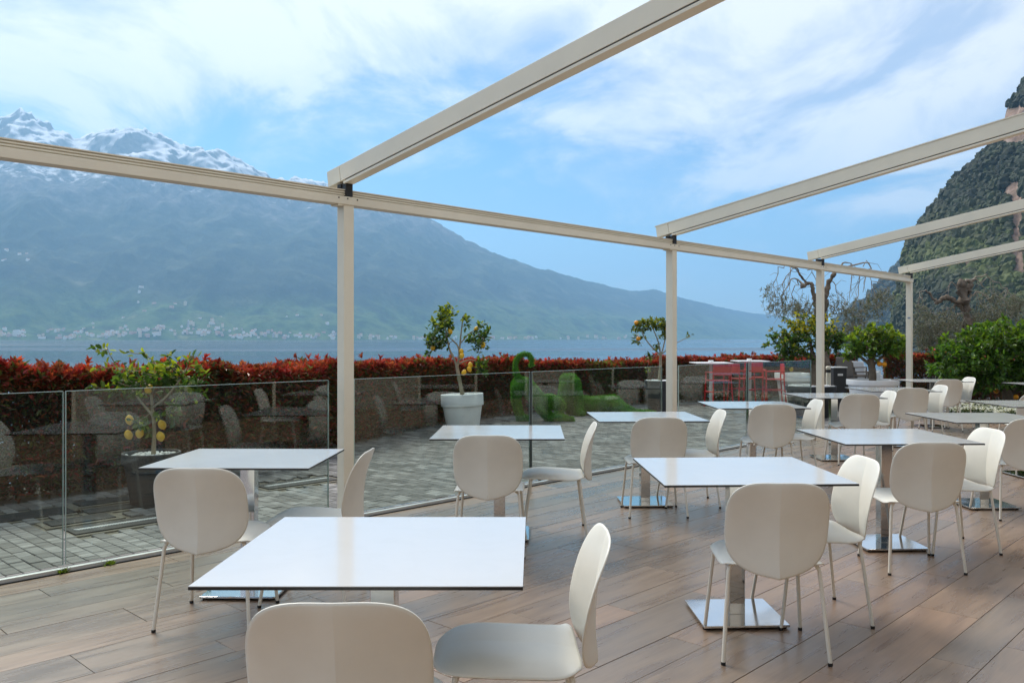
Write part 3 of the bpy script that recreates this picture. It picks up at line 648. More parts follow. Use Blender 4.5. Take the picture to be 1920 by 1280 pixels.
# ------------------------------------------------------------------ glass balustrade
def pane(x0, x1, label, seal=None):
    a = s_at(x0) if isinstance(x0, (int, float)) else x0[0]; b = s_at(x1)
    t = thing('glass_panel', label, 'glass panel', uv((a + b) / 2, PG), ROT_U, 'glass windbreak panels along the deck')
    l = b - a; zt = 1.082
    mb = MB(); mb.box((0, 0, .035 + (zt - .035) / 2), (l, .016, zt - .035)); obj('pane', mb.mesh('pane'), M['glass'], t)
    mb = MB(); mb.box((0, 0, zt + .0015), (l, .0156, .003)); obj('top_edge', mb.mesh('top_edge'), M['glass_edge'], t)
    for sx in (-1, 1): mb = MB(); mb.box((sx * (l / 2 + .0015), 0, .035 + (zt - .035) / 2), (.003, .0156, zt - .035)); obj('side_edge', mb.mesh('side_edge'), M['glass_edge'], t)
    if seal:
        mb = MB(); mb.box((l / 2 + .009, 0, .56), (.015, .022, 1.05)); obj('seal', mb.mesh('seal'), M['black'], t)
    return t
pane((-4.0, ), 117.5, 'glass panel cut off by the left edge of the photo')
pane(123.5, 615, 'long glass panel behind the left table, in front of the dark lemon pot')
pane(664, 993, 'glass panel between the near post and the dark seal, in front of the white pot', True)
pane(997, 1240, 'glass panel in front of the green turf animals', None)
pane(1272, 1400, 'glass panel beside the middle post, in front of the red chairs', True)
pane(1403, 1520, 'rightmost glass panel, in front of the white square planter')
tr = thing('base_rail', 'pale aluminium floor rail holding the glass panels', 'rail', uv(PS[1], PG), ROT_U)
la, lb_ = loc_s(-6), loc_s(s_at(1560))
mb = MB(); mb.box(((la + lb_) / 2, -.031, .012), (lb_ - la, .034, .026)); obj('cover_strip', mb.mesh('cover_strip', bevel=.002), M['alu'], tr)
mb = MB(); mb.box(((la + lb_) / 2, 0, .008), (lb_ - la, .027, .03)); obj('gasket', mb.mesh('gasket'), M['black'], tr); mb = MB(); mb.box(((la + lb_) / 2, -.056, .0), (lb_ - la, .012, .006)); obj('gasket', mb.mesh('gasket'), M['black'], tr)
mb = MB(); mb.box(((la + lb_) / 2, .04, -.09), (lb_ - la, .04, .2)); obj('channel', mb.mesh('channel'), M['alu'], tr)

# ------------------------------------------------------------------ tables
TOPZ = .74
def make_table(w, d):
    t = bpy.data.objects.new('dining_table', None); COL.objects.link(t)
    mb = MB(); mb.box((0, 0, TOPZ - .0065), (w, d, .009)); obj('tabletop_core', mb.mesh('tabletop_core', bevel=.001, seg=1), M['core'], t)
    mb = MB(); mb.box((0, 0, TOPZ - .001), (w - .001, d - .001, .0018)); obj('tabletop', mb.mesh('tabletop'), M['top'], t)
    mb = MB(); mb.box((0, 0, TOPZ - .016), (.30, .30, .008)); obj('mounting_plate', mb.mesh('mounting_plate'), M['black'], t)
    mb = MB(); mb.box((0, 0, .37), (.08, .08, .70)); obj('column', mb.mesh('column', bevel=.004), M['steel'], t)
    mb = MB(); mb.box((0, 0, .0165), (.42, .42, .011)); b = obj('base_plate', mb.mesh('base_plate', bevel=.002), M['steel'], t)
    mb = MB(); mb.box((0, 0, .0095), (.40, .40, .003)); obj('base_pad', mb.mesh('base_pad'), M['black'], b)
    fm = MB(); fm.lathe([(0, .001), (.014, .001), (.014, .0085), (0, .0085)], 12); fm = fm.mesh('foot')
    for sx in (-1, 1):
        for sy in (-1, 1): obj('foot', fm, M['black'], b, (sx * .185, sy * .185, 0))
    return t
TABLES = [  # x, y, rotation (deg), label
    (-.475, 2.70, 0.0, 'large white square table nearest the camera in the foreground'),
    (1.02, 4.28, 2.6, 'white table with a mirror base plate, second of the inner row'),
    (2.39, 5.77, 2.6, 'white table third of the inner row, right of centre'),
    (3.78, 7.13, 1.5, 'grey-looking table cut by the right edge, fourth of the inner row'),
    (5.10, 8.66, 1.5, 'table at the right edge in front of the orange tree trunk'),
    (7.56, 12.40, 1.5, 'farthest table at the right edge, under the big orange tree'),
    (-1.58, 4.71, -1.0, 'white table at the left beside the glass, in front of the dark lemon pot'),
    (-.24, 6.03, 0.0, 'white table in front of the white lemon pot'),
    (.95, 7.22, 3.0, 'white table in front of the reclining turf animal'),
    (2.19, 8.50, 1.5, 'white table in front of the red chairs'),
    (3.50, 9.88, 1.5, 'white table whose top crosses the third post'),
    (4.70, 11.10, 1.5, 'white table in front of the white bowl planter'),
    (6.32, 13.45, 1.5, 'white table in front of the last post'),
]
tp = make_table(.895, .88)
for i, (x, y, r, lab) in enumerate(TABLES):
    t = tp if i == 0 else copy_tree(tp, lab, (x, y, 0), R(r))
    if i == 0: t.location = (x, y, 0)
    tag(t, lab, 'table', 'white terrace tables')
    if i == 6: t.scale = (.98, .86, 1)

# ------------------------------------------------------------------ chairs
def shell(name, outline, centre, rings, fz, axis, th, crease=True):
    """polar grid over an outline; fz gives the third coordinate; closed shell of thickness th"""
    n = len(outline); P2 = [np.array(centre)[None]]
    for r in rings: P2.append(np.array(centre) + r * (outline - centre))
    P2 = np.concatenate(P2); h = fz(P2)
    if axis == 'y': P = np.stack([P2[:, 0], h, P2[:, 1]], 1)
    else: P = np.stack([P2[:, 0], P2[:, 1], h], 1)
    e = 1e-3; dx = (fz(P2 + [e, 0]) - fz(P2 - [e, 0])) / (2 * e); dy = (fz(P2 + [0, e]) - fz(P2 - [0, e])) / (2 * e)
    dx = np.where(np.abs(P2[:, 0]) < 1e-4, 0, dx)
    nn = np.stack([-dx, np.ones(len(dx)), -dy], 1) if axis == 'y' else np.stack([-dx, -dy, np.ones(len(dx))], 1)
    nn = unit(nn); m = len(P); rr = np.concatenate([[0], np.repeat(rings, n)])
    edge = np.clip((rr - .9) / .1, 0, 1)[:, None]
    A_ = P + nn * th * .5 * (1 - .55 * edge); B_ = P - nn * th * .5 * (1 - .55 * edge)
    V = np.concatenate([A_, B_]); T = []; Q = []; k = len(rings)
    for j in range(n):
        q = (j + 1) % n; T += [[0, 1 + j, 1 + q], [m, m + 1 + q, m + 1 + j]]
        for r in range(k - 1):
            a, b = 1 + r * n + j, 1 + r * n + q; c, d = 1 + (r + 1) * n + q, 1 + (r + 1) * n + j
            Q += [[a, d, c, b], [m + a, m + b, m + c, m + d]]
        a, b = 1 + (k - 1) * n + j, 1 + (k - 1) * n + q; Q.append([a, m + a, m + b, b])
    me = mesh_np(name, V, [np.array(Q), np.array(T)], True)
    bm = bmesh.new(); bm.from_mesh(me); bmesh.ops.recalc_face_normals(bm, faces=bm.faces)
    if crease:
        for ed in bm.edges:
            if all(abs(w.co.x) < 1e-4 for w in ed.verts): ed.smooth = False
    bm.to_mesh(me); bm.free(); return me
def superell(a, b, n, seg):
    th = np.linspace(0, 2 * np.pi, seg, endpoint=False) + np.pi / 2
    return np.stack([a * np.sign(np.cos(th)) * np.abs(np.cos(th)) ** (2 / n), b * np.sign(np.sin(th)) * np.abs(np.sin(th)) ** (2 / n)], 1)
def make_chair():
    t = bpy.data.objects.new('chair', None); COL.objects.link(t)
    a, b, c = .222, .198, .607
    o = superell(a, b, 3.5, 72); o[np.abs(o[:, 0]) < 1e-6, 0] = 0
    q = np.abs(o[:, 0]) / a; low = o[:, 1] < 0
    o[:, 1] += np.where(low, -.030 * (1 - q), -.010 * (1 - q ** 2)); o[:, 0] *= np.where(low, 1 - .05 * (np.abs(o[:, 1]) / b) ** 2, 1 - .035 * (o[:, 1] / b) ** 2)
    o[:, 1] += c
    def fy(P):
        tt = np.clip((P[:, 1] - (c - b)) / (2 * b), -.1, 1.05); yE = -.200 - .105 * np.clip(tt, 0, 2) ** 2.1
        dep = .070 * np.clip(1 - tt, 0, 1.2) ** .62 + .004; qx = np.clip(np.abs(P[:, 0]) / a, 0, 1.05)
        return yE - dep * (1 - (.82 * qx + .18 * qx ** 2))
    rings = np.array([.12, .25, .4, .55, .68, .8, .9, .96, 1.0])
    obj('backrest', shell('backrest', o, (0.0, c), rings, fy, 'y', .010), M['chair'], t)
    o2 = superell(.226, .215, 3.3, 72); o3 = superell(.226, .236, 8.0, 72); o2 = np.where(o2[:, 1:] < 0, o3, o2); o2[np.abs(o2[:, 0]) < 1e-6, 0] = 0
    def fz(P):
        x, y = P[:, 0], P[:, 1] - .02; ex = np.where(y < 0, 3.3 + 4.7 * np.clip(-y / .05, 0, 1), 3.3); r = ((np.abs(x) / .226) ** ex + (np.abs(y) / np.where(y < 0, .236, .215)) ** ex) ** (1 / ex)
        rear = np.clip(-y / .215, 0, 1) ** 6
        return .452 - .034 * np.clip(r, 0, 1.1) ** 5 * (1 - .7 * rear) - .009 * (1 - np.abs(x) / .226) * 1.0 + .012 * np.clip(y / .215, -1, 1) - .012 * np.clip(y / .215, 0, 1) ** 3
    o2[:, 1] += .02
    obj('seat', shell('seat', o2, (0.0, .02), rings, fz, 'z', .011), M['chair'], t)
    # seat to back bridge under the back edge
    mb = MB(); mb.box((0, .0, .423), (.26, .34, .012)); obj('seat_frame', mb.mesh('seat_frame', bevel=.005), M['chair_leg'], t)
    fm = MB(); fm.lathe([(0, 0.0), (.0095, 0.0), (.0105, .004), (.0105, .014), (0, .014)], 12); fm = autosmooth(fm.mesh('foot_cap'))
    for sx in (-1, 1):
        for sy in (-1, 1):
            f = np.array([sx * .228, sy * .225 - .005, .010]); k = np.array([sx * .196, sy * .172 - .01, .395])
            pts = [f + (k - f) * w for w in (0, .25, .5, .75, .95)]
            cen = np.array([sx * .155, sy * .150 - .01, .424])
            for w in np.linspace(.15, 1, 6):
                c1 = k + (k - f) * .05
                p = (1 - w) ** 2 * pts[4] + 2 * w * (1 - w) * (k + np.array([0, 0, .031])) + w * w * cen; pts.append(p)
            pts.append(np.array([sx * .05, sy * .145 - .01, .424]))
            mb = MB(); mb.tube(pts, .0088, 10); lg = obj('leg', autosmooth(mb.mesh('leg'), 50), M['chair_leg'], t)
            obj('foot_cap', fm, M['black'], lg, (f[0], f[1], 0.0))
    sm_ = MB(); sm_.box((0, 0, 0), (.02, .02, .012)); sm_ = sm_.mesh('stacking_stop')
    for sx in (-.18, .18):
        for y in (-.09, .1): obj('stacking_stop', sm_, M['grey_plate'], t, (sx, y, .412))
    return t
CH = [  # x, y, facing (deg, 0 = away from the camera, 90 = to the left), label
    (-.465, 2.25, 1, 'ivory chair cut off by the bottom edge, its back to the camera'),
    (-.075, 2.67, 92.5, 'ivory chair seen from the side at the right of the front table'),
    (1.05, 3.86, -1.5, 'ivory chair with its back to the camera at the table with the mirror base'),
    (1.40, 4.31, 93, 'ivory chair at the right of the second inner table, seen from its front'),
    (2.335, 5.25, 1, 'ivory chair with its back to the camera at the third inner table'),
    (2.79, 5.70, 92, 'ivory chair at the right of the third inner table'),
    (3.82, 6.74, 0, 'ivory chair cut by the right edge, its back to the camera'),
    (5.66, 9.75, 0, 'ivory chair peeping in at the right edge beside the orange tree trunk'),
    (-1.585, 4.27, 0, 'ivory chair with its back to the camera at the left table by the glass'),
    (-1.20, 4.63, 88, 'ivory chair in profile in front of the near post, facing left'),
    (-.285, 5.62, -1, 'ivory chair with its back to the camera, in front of the white lemon pot'),
    (.145, 6.12, 90, 'ivory chair in profile facing the table in front of the white lemon pot'),
    (.97, 6.83, 2, 'ivory chair with its back to the camera, in front of the reclining turf animal'),
    (1.31, 7.22, 91, 'ivory chair in profile just below the middle post'),
    (2.235, 8.14, -1, 'ivory chair with its back to the camera, in front of the red chairs'),
    (2.545, 8.46, 90, 'ivory chair left of the third post, facing the red chairs table'),
    (3.60, 9.58, 0, 'ivory chair with its back to the camera, right of the third post'),
    (3.865, 9.86, 90, 'ivory chair facing left, second right of the third post'),
    (4.69, 10.76, 1, 'ivory chair with its back to the camera, below the white bowl planter'),
    (5.06, 11.10, 91, 'ivory chair facing left, just left of the last post'),
    (6.24, 12.98, 0, 'ivory chair with its back to the camera, right of the last post'),
    (6.62, 13.40, 90, 'farthest ivory chair, facing left, before the big orange tree'),
]
cp_ = make_chair()
for i, (x, y, r, lab) in enumerate(CH):
    t = cp_ if i == 0 else copy_tree(cp_, lab, (x, y, 0), R(r))
    if i == 0: t.location = (x, y, 0); t.rotation_euler = (0, 0, R(r))
    tag(t, lab, 'chair', 'ivory terrace chairs')

# ------------------------------------------------------------------ hedge
def hedge(name, label, t0, t1, top, depth=.85, dens=1.0, redness=1.0, base=None, green=0.0):
    """top: list of (t, z) heights of the clipped top; base: list of (t, z) of the lower limit of the leaves"""
    th = thing(name, label, 'hedge', (*hedge_pt(np.array([(t0 + t1) / 2]))[0][0], ZP))
    org = np.array(th.location); Ln = t1 - t0
    zt = lambda t: np.interp(t, [q[0] for q in top], [q[1] for q in top]) + .035 * np.sin(t * 2.3) + .03 * np.sin(t * 5.1 + 1)
    zb = (lambda t: np.interp(t, [q[0] for q in base], [q[1] for q in base])) if base else (lambda t: ZP + .03 + 0 * t)
    def pos(t, d, z):
        p, nrm, tan = hedge_pt(t); xy = p + nrm * d[:, None]; return np.concatenate([xy, z[:, None]], 1), nrm, tan
    Ps, Ds, Ns, Ls, Cs = [], [], [], [], []
    lump = lambda t, z: .13 * (fbm(t * 1.9, z * 2.3, 3, 12) - .5)
    def colour(n, redp, bright):
        pal = np.array([(.085, .080, .022), (.16, .052, .022), (.22, .042, .028), (.11, .115, .028), (.30, .095, .035), (.045, .058, .016)])
        c = pal[rng.choice(6, n, p=[.24, .20, .13, .20, .10, .13])] * rng.uniform(.6, 1.5, (n, 1))
        gr = rng.random(n) < green; c[gr] = np.array([.09, .12, .02]) * rng.uniform(.6, 1.6, (gr.sum(), 1))
        rp = rng.random(n) < redp; c[rp] = np.array([.31, .026, .026]) * rng.uniform(.45, 1.3, (rp.sum(), 1)) + np.array([.16, .09, .02]) * rng.random((rp.sum(), 1)) * rng.random((rp.sum(), 1))
        return c
    # patio face, several layers deep
    for layer, (d0, k) in enumerate(((0.0, 1.0), (.10, .8), (.24, .6), (.44, .6))):
        n = int(Ln * 1.35 * 1250 * dens * k); t = rng.uniform(t0, t1, n); f = rng.random(n); f = np.where(rng.random(n) < .25, f ** .5, f)
        z = zb(t) + (zt(t) - zb(t)) * f; ok = zt(t) > zb(t) + .02
        d = d0 + lump(t, z) + .16 * np.clip((.25 - f) * 3, 0, 1) + rng.normal(0, .025, n); P, nr, tn = pos(t, d, z)
        D = -np.concatenate([nr, np.zeros((n, 1))], 1) * .8 + np.array([0, 0, .35]) + rng.normal(0, .55, (n, 3)); Nn = np.array([0, 0, 1.0]) - np.concatenate([nr, np.zeros((n, 1))], 1) * .6 + rng.normal(0, .3, (n, 3))
        P, D, Nn, zz_ = P[ok], D[ok], Nn[ok], f[ok]; n = len(P)
        Ps.append(P); Ds.append(D); Ns.append(Nn); Ls.append(rng.uniform(.05, .095, n) * (1.5 if layer == 3 else 1)); Cs.append(colour(n, 0, 1) if layer else np.where((rng.random(n) < .05 + .5 * np.clip((zz_ - .86) * 7, 0, 1) * redness)[:, None], colour(n, 1, 1), colour(n, 0, 1)))
    # ends and lake face, thinner
    n = int(Ln * 1.3 * 500 * dens); t = rng.uniform(t0, t1, n); f = rng.random(n); z = zb(t) + (zt(t) - zb(t)) * f; ok = zt(t) > zb(t) + .02; P, nr, tn = pos(t, depth + rng.normal(0, .05, n) + lump(t + 9, z), z)
    D = np.concatenate([nr, np.zeros((n, 1))], 1) + rng.normal(0, .6, (n, 3)); P, D = P[ok], D[ok]; Ps.append(P); Ds.append(D); Ns.append(rdir(len(P))); Ls.append(rng.uniform(.06, .1, len(P))); Cs.append(colour(len(P), .05, 1))
    for te, sg in ((t0, -1), (t1, 1)):
        n = int(1500 * dens); t = te + sg * rng.normal(0, .05, n); f = rng.random(n); z = zb(t) + (zt(t) - zb(t)) * f; P, nr, tn = pos(t, rng.uniform(0, depth, n), z)
        Ps.append(P); Ds.append(sg * np.concatenate([tn, np.zeros((n, 1))], 1) + rng.normal(0, .6, (n, 3))); Ns.append(rdir(n)); Ls.append(rng.uniform(.06, .1, n)); Cs.append(colour(n, .1, 1))
    # under the top: dark leaves, then upright red shoots in whorls
    n = int(Ln * depth * 900 * dens); t = rng.uniform(t0, t1, n); P, nr, tn = pos(t, rng.uniform(0, depth, n), zt(t) - np.abs(rng.normal(0, .05, n)))
    Ps.append(P); Ds.append(rng.normal(0, .6, (n, 3)) + [0, 0, .5]); Ns.append(rdir(n)); Ls.append(rng.uniform(.06, .1, n)); Cs.append(colour(n, .45 * redness, 1))
    ns = int(Ln * depth * 150 * dens); t = rng.uniform(t0, t1, ns); dd = np.where(rng.random(ns) < .4, rng.uniform(-.06, .12, ns), rng.uniform(-.02, depth, ns)); hs_ = rng.gamma(2.0, .018, ns); P, nr, tn = pos(t, dd, zt(t) - .03 + hs_)
    ax = unit(rng.normal(0, .28, (ns, 3)) + [0, 0, 1]); k = 9
    ang = np.linspace(0, 2 * np.pi, k, endpoint=False)[None] + rng.uniform(0, 6.28, (ns, 1)); spread = rng.uniform(.35, .95, (ns, k))
    e1 = unit(np.cross(ax, [1, 0, 0])); e2 = np.cross(ax, e1)
    D = ax[:, None, :] + spread[..., None] * (np.cos(ang)[..., None] * e1[:, None, :] + np.sin(ang)[..., None] * e2[:, None, :])
    Pw = P[:, None, :] + ax[:, None, :] * rng.uniform(-.03, .02, (ns, k))[..., None]
    Ps.append(Pw.reshape(-1, 3)); Ds.append(D.reshape(-1, 3)); Ns.append(np.repeat(ax, k, 0) + .01); Ls.append(rng.uniform(.055, .10, ns * k))
    red = rng.random(ns) < .25 + .53 * redness; cs = np.where(red[:, None], colour(ns, 1, 1) * rng.uniform(.9, 1.35, (ns, 1)), colour(ns, 0, 1) * 1.4); Cs.append(np.repeat(cs, k, 0) * rng.uniform(.75, 1.25, (ns * k, 1)))
    P = np.concatenate(Ps) - org; D = np.concatenate(Ds); Nn = np.concatenate(Ns); l = np.concatenate(Ls); c = np.concatenate(Cs)
    obj('foliage', leaf_mesh('foliage', P, D, Nn, l, l * rng.uniform(.30, .42, len(l)), c), M['hedge'], th, kind='stuff')
    mb = MB()
    for t in np.arange(t0 + .15, t1 - .1, .28):
        for _ in range(2):
            p, nr, tn = hedge_pt(np.array([t + rng.uniform(-.1, .1)])); q = p[0] + nr[0] * rng.uniform(.25, depth - .2); zz_ = float(zt(t)) - .15
            mid = q + rng.normal(0, .07, 2); top_ = q + rng.normal(0, .16, 2)
            mb.tube(np.array([(*q, ZP), (*mid, (ZP + zz_) / 2), (*top_, zz_)]) - org, [.016, .012, .005], 6)
    obj('stems', autosmooth(mb.mesh('stems'), 60), M['bark'], th, kind='stuff')
    return th
tg0, tg1 = t_of_px(384), t_of_px(424); tq0, tq1 = t_of_px(1100), t_of_px(1172); tl = t_of_px(0); t6 = t_of_px(662); t9 = t_of_px(917); t12 = t_of_px(1270); t14 = t_of_px(1480)
tops = [(a_, b_ - .10) for a_, b_ in [(0, 1.22), (tl, 1.17), (t_of_px(300), 1.10), (t_of_px(500), 1.08), (t6, 1.06), (t9, 1.01), (t_of_px(1090), .93), (t_of_px(1200), .93), (t12, .95), (t14, .95), (HT[-1], .95)]]
hedge('photinia_hedge', 'red-tipped photinia hedge at the left behind the dark lemon pot', 0.6, tg0 + .1, tops, .85, 1.55)
hedge('photinia_hedge', 'long red-tipped hedge from the wire gap to the turf animals', tg1 - .08, tq0, tops, .85, 1.25)
hedge('photinia_hedge', 'thin red hedge top bridging the wire gap', tg0 + .05, tg1, tops, .5, 1.0, 1.0, [(tg0, 1.0), (tg0 + .25, 1.02), (tg1 - .25, 1.04), (tg1, .93)])
hedge('photinia_hedge', 'lower yellow-green stretch of hedge behind the turf animals', tq0 + .02, tq1, [(a, b - .06) for a, b in tops], .8, .8, .25, None, .5)
hedge('photinia_hedge', 'red-tipped hedge behind the red chairs', tq1 + .02, t_of_px(1640), tops, 1.0)
# hedge on the far right, its own line
_HC, _HT = HC, HT
HC = catmull(np.array([(9.0, 21.6), (9.9, 21.2), (10.8, 20.4), (11.6, 19.3)]), 20); HT = np.concatenate([[0], np.cumsum(np.linalg.norm(np.diff(HC, axis=0), axis=1))])
hedge('photinia_hedge', 'dark red hedge right of the last post', 0.0, float(HT[-1]), [(0, .95), (HT[-1], .93)], 1.0)
HC, HT = _HC, _HT

# low dry-stone wall with coping in the hedge gap, wire fence above
p, nr, tn = hedge_pt(np.array([(tg0 + tg1) / 2 + .1])); wq = p[0] + nr[0] * .55; wa = math.atan2(tn[0][1], tn[0][0])
sw = thing('stone_wall', 'low dark stone wall with pale coping in the hedge gap', 'wall', (*wq, ZP), wa)
mb = MB(); mb.box((0, 0, .27), (2.7, .24, .54)); obj('backing', mb.mesh('backing'), M['mortar'], sw)
bmz = .02
while bmz < .52:
    hh = random.uniform(.07, .11); x = -1.34
    while x < 1.3:
        w = random.uniform(.14, .32); mb = MB(); mb.box((x + w / 2, -.125 + random.uniform(-.012, .008), bmz + hh / 2), (w - .012, .05, hh - .012)); obj('stone', mb.mesh('stone', bevel=.012), M['stone'], sw); x += w
    bmz += hh
mb = MB(); mb.box((0, -.01, .60), (2.75, .34, .045)); obj('coping', mb.mesh('coping', bevel=.008), M['coping'], sw)
wf = thing('wire_fence', 'thin wire mesh fence seen through the hedge gap', 'fence', (*(wq + nr[0] * .25), ZP), wa)
for x in (-1.2, -.25, .45, 1.2): mb = MB(); mb.tube([(x, 0, 0), (x, 0, 1.22)], .012, 8); obj('fence_post', mb.mesh('fence_post'), M['wire'], wf)
for z in np.arange(.66, 1.22, .09): mb = MB(); mb.tube([(-1.25, 0, z), (0, .01, z + .004), (1.25, 0, z)], .0028, 5); obj('wire', mb.mesh('wire'), M['wire'], wf)

# ------------------------------------------------------------------ trees
def crown_pts(ells, n):
    w = np.array([e[3] * e[4] * e[5] for e in ells]) ** .8; w /= w.sum(); k = rng.choice(len(ells), n, p=w); E = np.array(ells)[k]
    d = rdir(n); r = rng.random((n, 1)) ** .45
    return E[:, :3] + d * r * E[:, 3:6]
def grow(trunks, targets, r_tip=.004):
    """connects every target to the nearest lower wood; returns tubes and end twigs"""
    nodes = []; 
    for pts, rad in trunks:
        pts = catmull(np.array(pts), 5); rr = np.interp(np.linspace(0, 1, len(pts)), np.linspace(0, 1, len(rad)), rad)
        for q, r in zip(pts, rr): nodes.append((q, r))
    base = len(nodes); st = nodes[0][0]; twigs = []
    order = np.argsort(np.linalg.norm(targets - nodes[-1][0], axis=1))
    NP = np.array([q for q, _ in nodes]); NR = np.array([r for _, r in nodes]); start = max(1, int(base * .35))
    for k in order:
        T = targets[k]; dv = NP[start:] - T; dist = np.linalg.norm(dv, axis=1) + .6 * np.clip(dv[:, 2], 0, None); j = start + int(np.argmin(dist)); A_ = NP[j]; d = T - A_; l = np.linalg.norm(d)
        if l < .015: continue
        mid = A_ + d * .5 + np.array([0, 0, -.10 * l]) + rng.normal(0, .05 * l, 3); ts = np.linspace(0, 1, 5)[:, None]
        pts = (1 - ts) ** 2 * A_ + 2 * ts * (1 - ts) * mid + ts ** 2 * T; r0 = min(NR[j] * .75, .004 + .012 * l); rr = np.linspace(max(r0, r_tip), r_tip, 5)
        twigs.append((pts, rr)); NP = np.vstack([NP, pts[2:]]); NR = np.concatenate([NR, rr[2:]])
    return twigs
def fruit_mesh(name, r, stretch):
    mb = MB(); pr = []
    for a in np.linspace(-math.pi / 2, math.pi / 2, 13): pr.append((r * math.cos(a) * (1 if stretch == 1 else (1 - .1 * abs(math.sin(a)) ** 6)), r * stretch * math.sin(a) + (r * .12 * math.sin(a) ** 9 if stretch > 1 else 0)))
    pr[0] = (0.0005, pr[0][1]); pr[-1] = (.0005, pr[-1][1]); mb.lathe(pr, 16); me = mb.mesh(name, True); return me
FR = {'lemon': fruit_mesh('lemon', .030, 1.25), 'orange': fruit_mesh('orange', .036, 1.0)}
for k_, me_ in FR.items(): me_.materials.append(M[k_])
def tree(name, label, loc, trunks, ells, ntarget, leaves_per, leaf, pal, bark, fruits=(), kind='lemon', fr=1.0, young=None, cat='tree', extra=None, targets=None, mat='leaf'):
    """trunks, ells and fruits in world space; everything is stored relative to loc"""
    t = thing(name, label, cat, loc); o = np.array(loc, float)
    tg = crown_pts(ells, ntarget) if targets is None else targets
    tw = grow(trunks, tg); mb = MB()
    for pts, rad in trunks:
        pts = catmull(np.array(pts), 5); rr = np.interp(np.linspace(0, 1, len(pts)), np.linspace(0, 1, len(rad)), rad); mb.tube(pts - o, rr * (1 + rng.normal(0, .04, len(rr))), 9)
    obj('trunk', autosmooth(mb.mesh('trunk'), 60), M[bark], t)
    mb = MB()
    for pts, rr in tw: mb.tube(pts - o, rr, 5, cap=False)
    obj('branches', mb.mesh('branches', True), M[bark], t, kind='stuff')
    P, D, l = [], [], []
    for pts, rr in tw:
        n = rng.poisson(leaves_per); s = rng.uniform(.35, 1.05, n)
        q = np.stack([np.interp(s, np.linspace(0, 1, 5), pts[:, k]) for k in range(3)], 1); tdir = unit(pts[-1] - pts[2])
        P.append(q + rng.normal(0, leaf * .25, (n, 3))); D.append(tdir * .7 + rng.normal(0, .65, (n, 3)) + [0, 0, .1])
    P = np.concatenate(P); D = np.concatenate(D); n = len(P); l = rng.uniform(.65, 1.2, n) * leaf
    c = np.array(pal)[rng.choice(len(pal), n)] * rng.uniform(.65, 1.4, (n, 1))
    if young is not None:
        zq = np.quantile(P[:, 2], .72); ym = (P[:, 2] > zq) & (rng.random(n) < .55) | (rng.random(n) < .06); c[ym] = np.array(young) * rng.uniform(.7, 1.3, (ym.sum(), 1))
    Nn = np.array([0, 0, 1.0]) + rng.normal(0, .6, (n, 3))
    wr = .5 if mat == 'leaf' else .22
    obj('foliage', leaf_mesh('foliage', P - o, D, Nn, l, l * wr * rng.uniform(.85, 1.15, n), c), M[mat], t, kind='stuff')
    for f in fruits: 
        q = obj(kind, FR[kind], None, t, tuple(np.array(f) - o)); q.scale = (fr, fr, fr); q.rotation_euler = (rng.uniform(-.5, .5), rng.uniform(-.5, .5), rng.uniform(0, 6))
    return t
CIT = [(.040, .085, .014), (.055, .115, .016), (.028, .062, .012), (.09, .15, .02)]; YNG = (.26, .31, .02)
def pot(name, label, loc, prof, mat, top, tilt=0.0, pebbles=True):
    t = thing(name, label, 'planter', loc); t.rotation_euler = (0, R(tilt), 0)
    mb = MB(); mb.lathe(prof, 48); obj('pot', autosmooth(mb.mesh('pot'), 30), M[mat], t)
    r, z = top; mb = MB(); mb.lathe([(.001, z), (r * .6, z + .006), (r, z)], 32); obj('soil', mb.mesh('soil'), M['soil'], t)
    if pebbles:
        V0, T0 = ICO; n = int(min(420, 900 * r)); q = np.sqrt(rng.random(n)) * r * .97; a = rng.uniform(0, 6.28, n); s = rng.uniform(.010, .019, n)
        VV = V0[None] * (s[:, None, None] * (1 + rng.normal(0, .12, (n, 1, 3)))) * [1, 1, .7] + np.stack([q * np.cos(a), q * np.sin(a), z + .008 + rng.uniform(0, .014, n)], 1)[:, None, :]
        obj('pebbles', mesh_np('pebbles', VV.reshape(-1, 3), [(T0[None] + (np.arange(n) * len(V0))[:, None, None]).reshape(-1, 3)], False), M['pebble'], t, kind='stuff')
    return t
def pot_profile(rt, rb, h, rim=.12, lip=.02, wall=.018):
    return [(.001, .0), (rb, 0.0), (rb + .004, .01), (rt - lip - .006, h - rim), (rt - lip, h - rim + .002), (rt - .003, h - rim + .004), (rt, h - rim + .014), (rt, h - .006), (rt - .004, h), (rt - wall, h), (rt - wall - .004, h - .006), (rt - wall - .012, h - .09)]
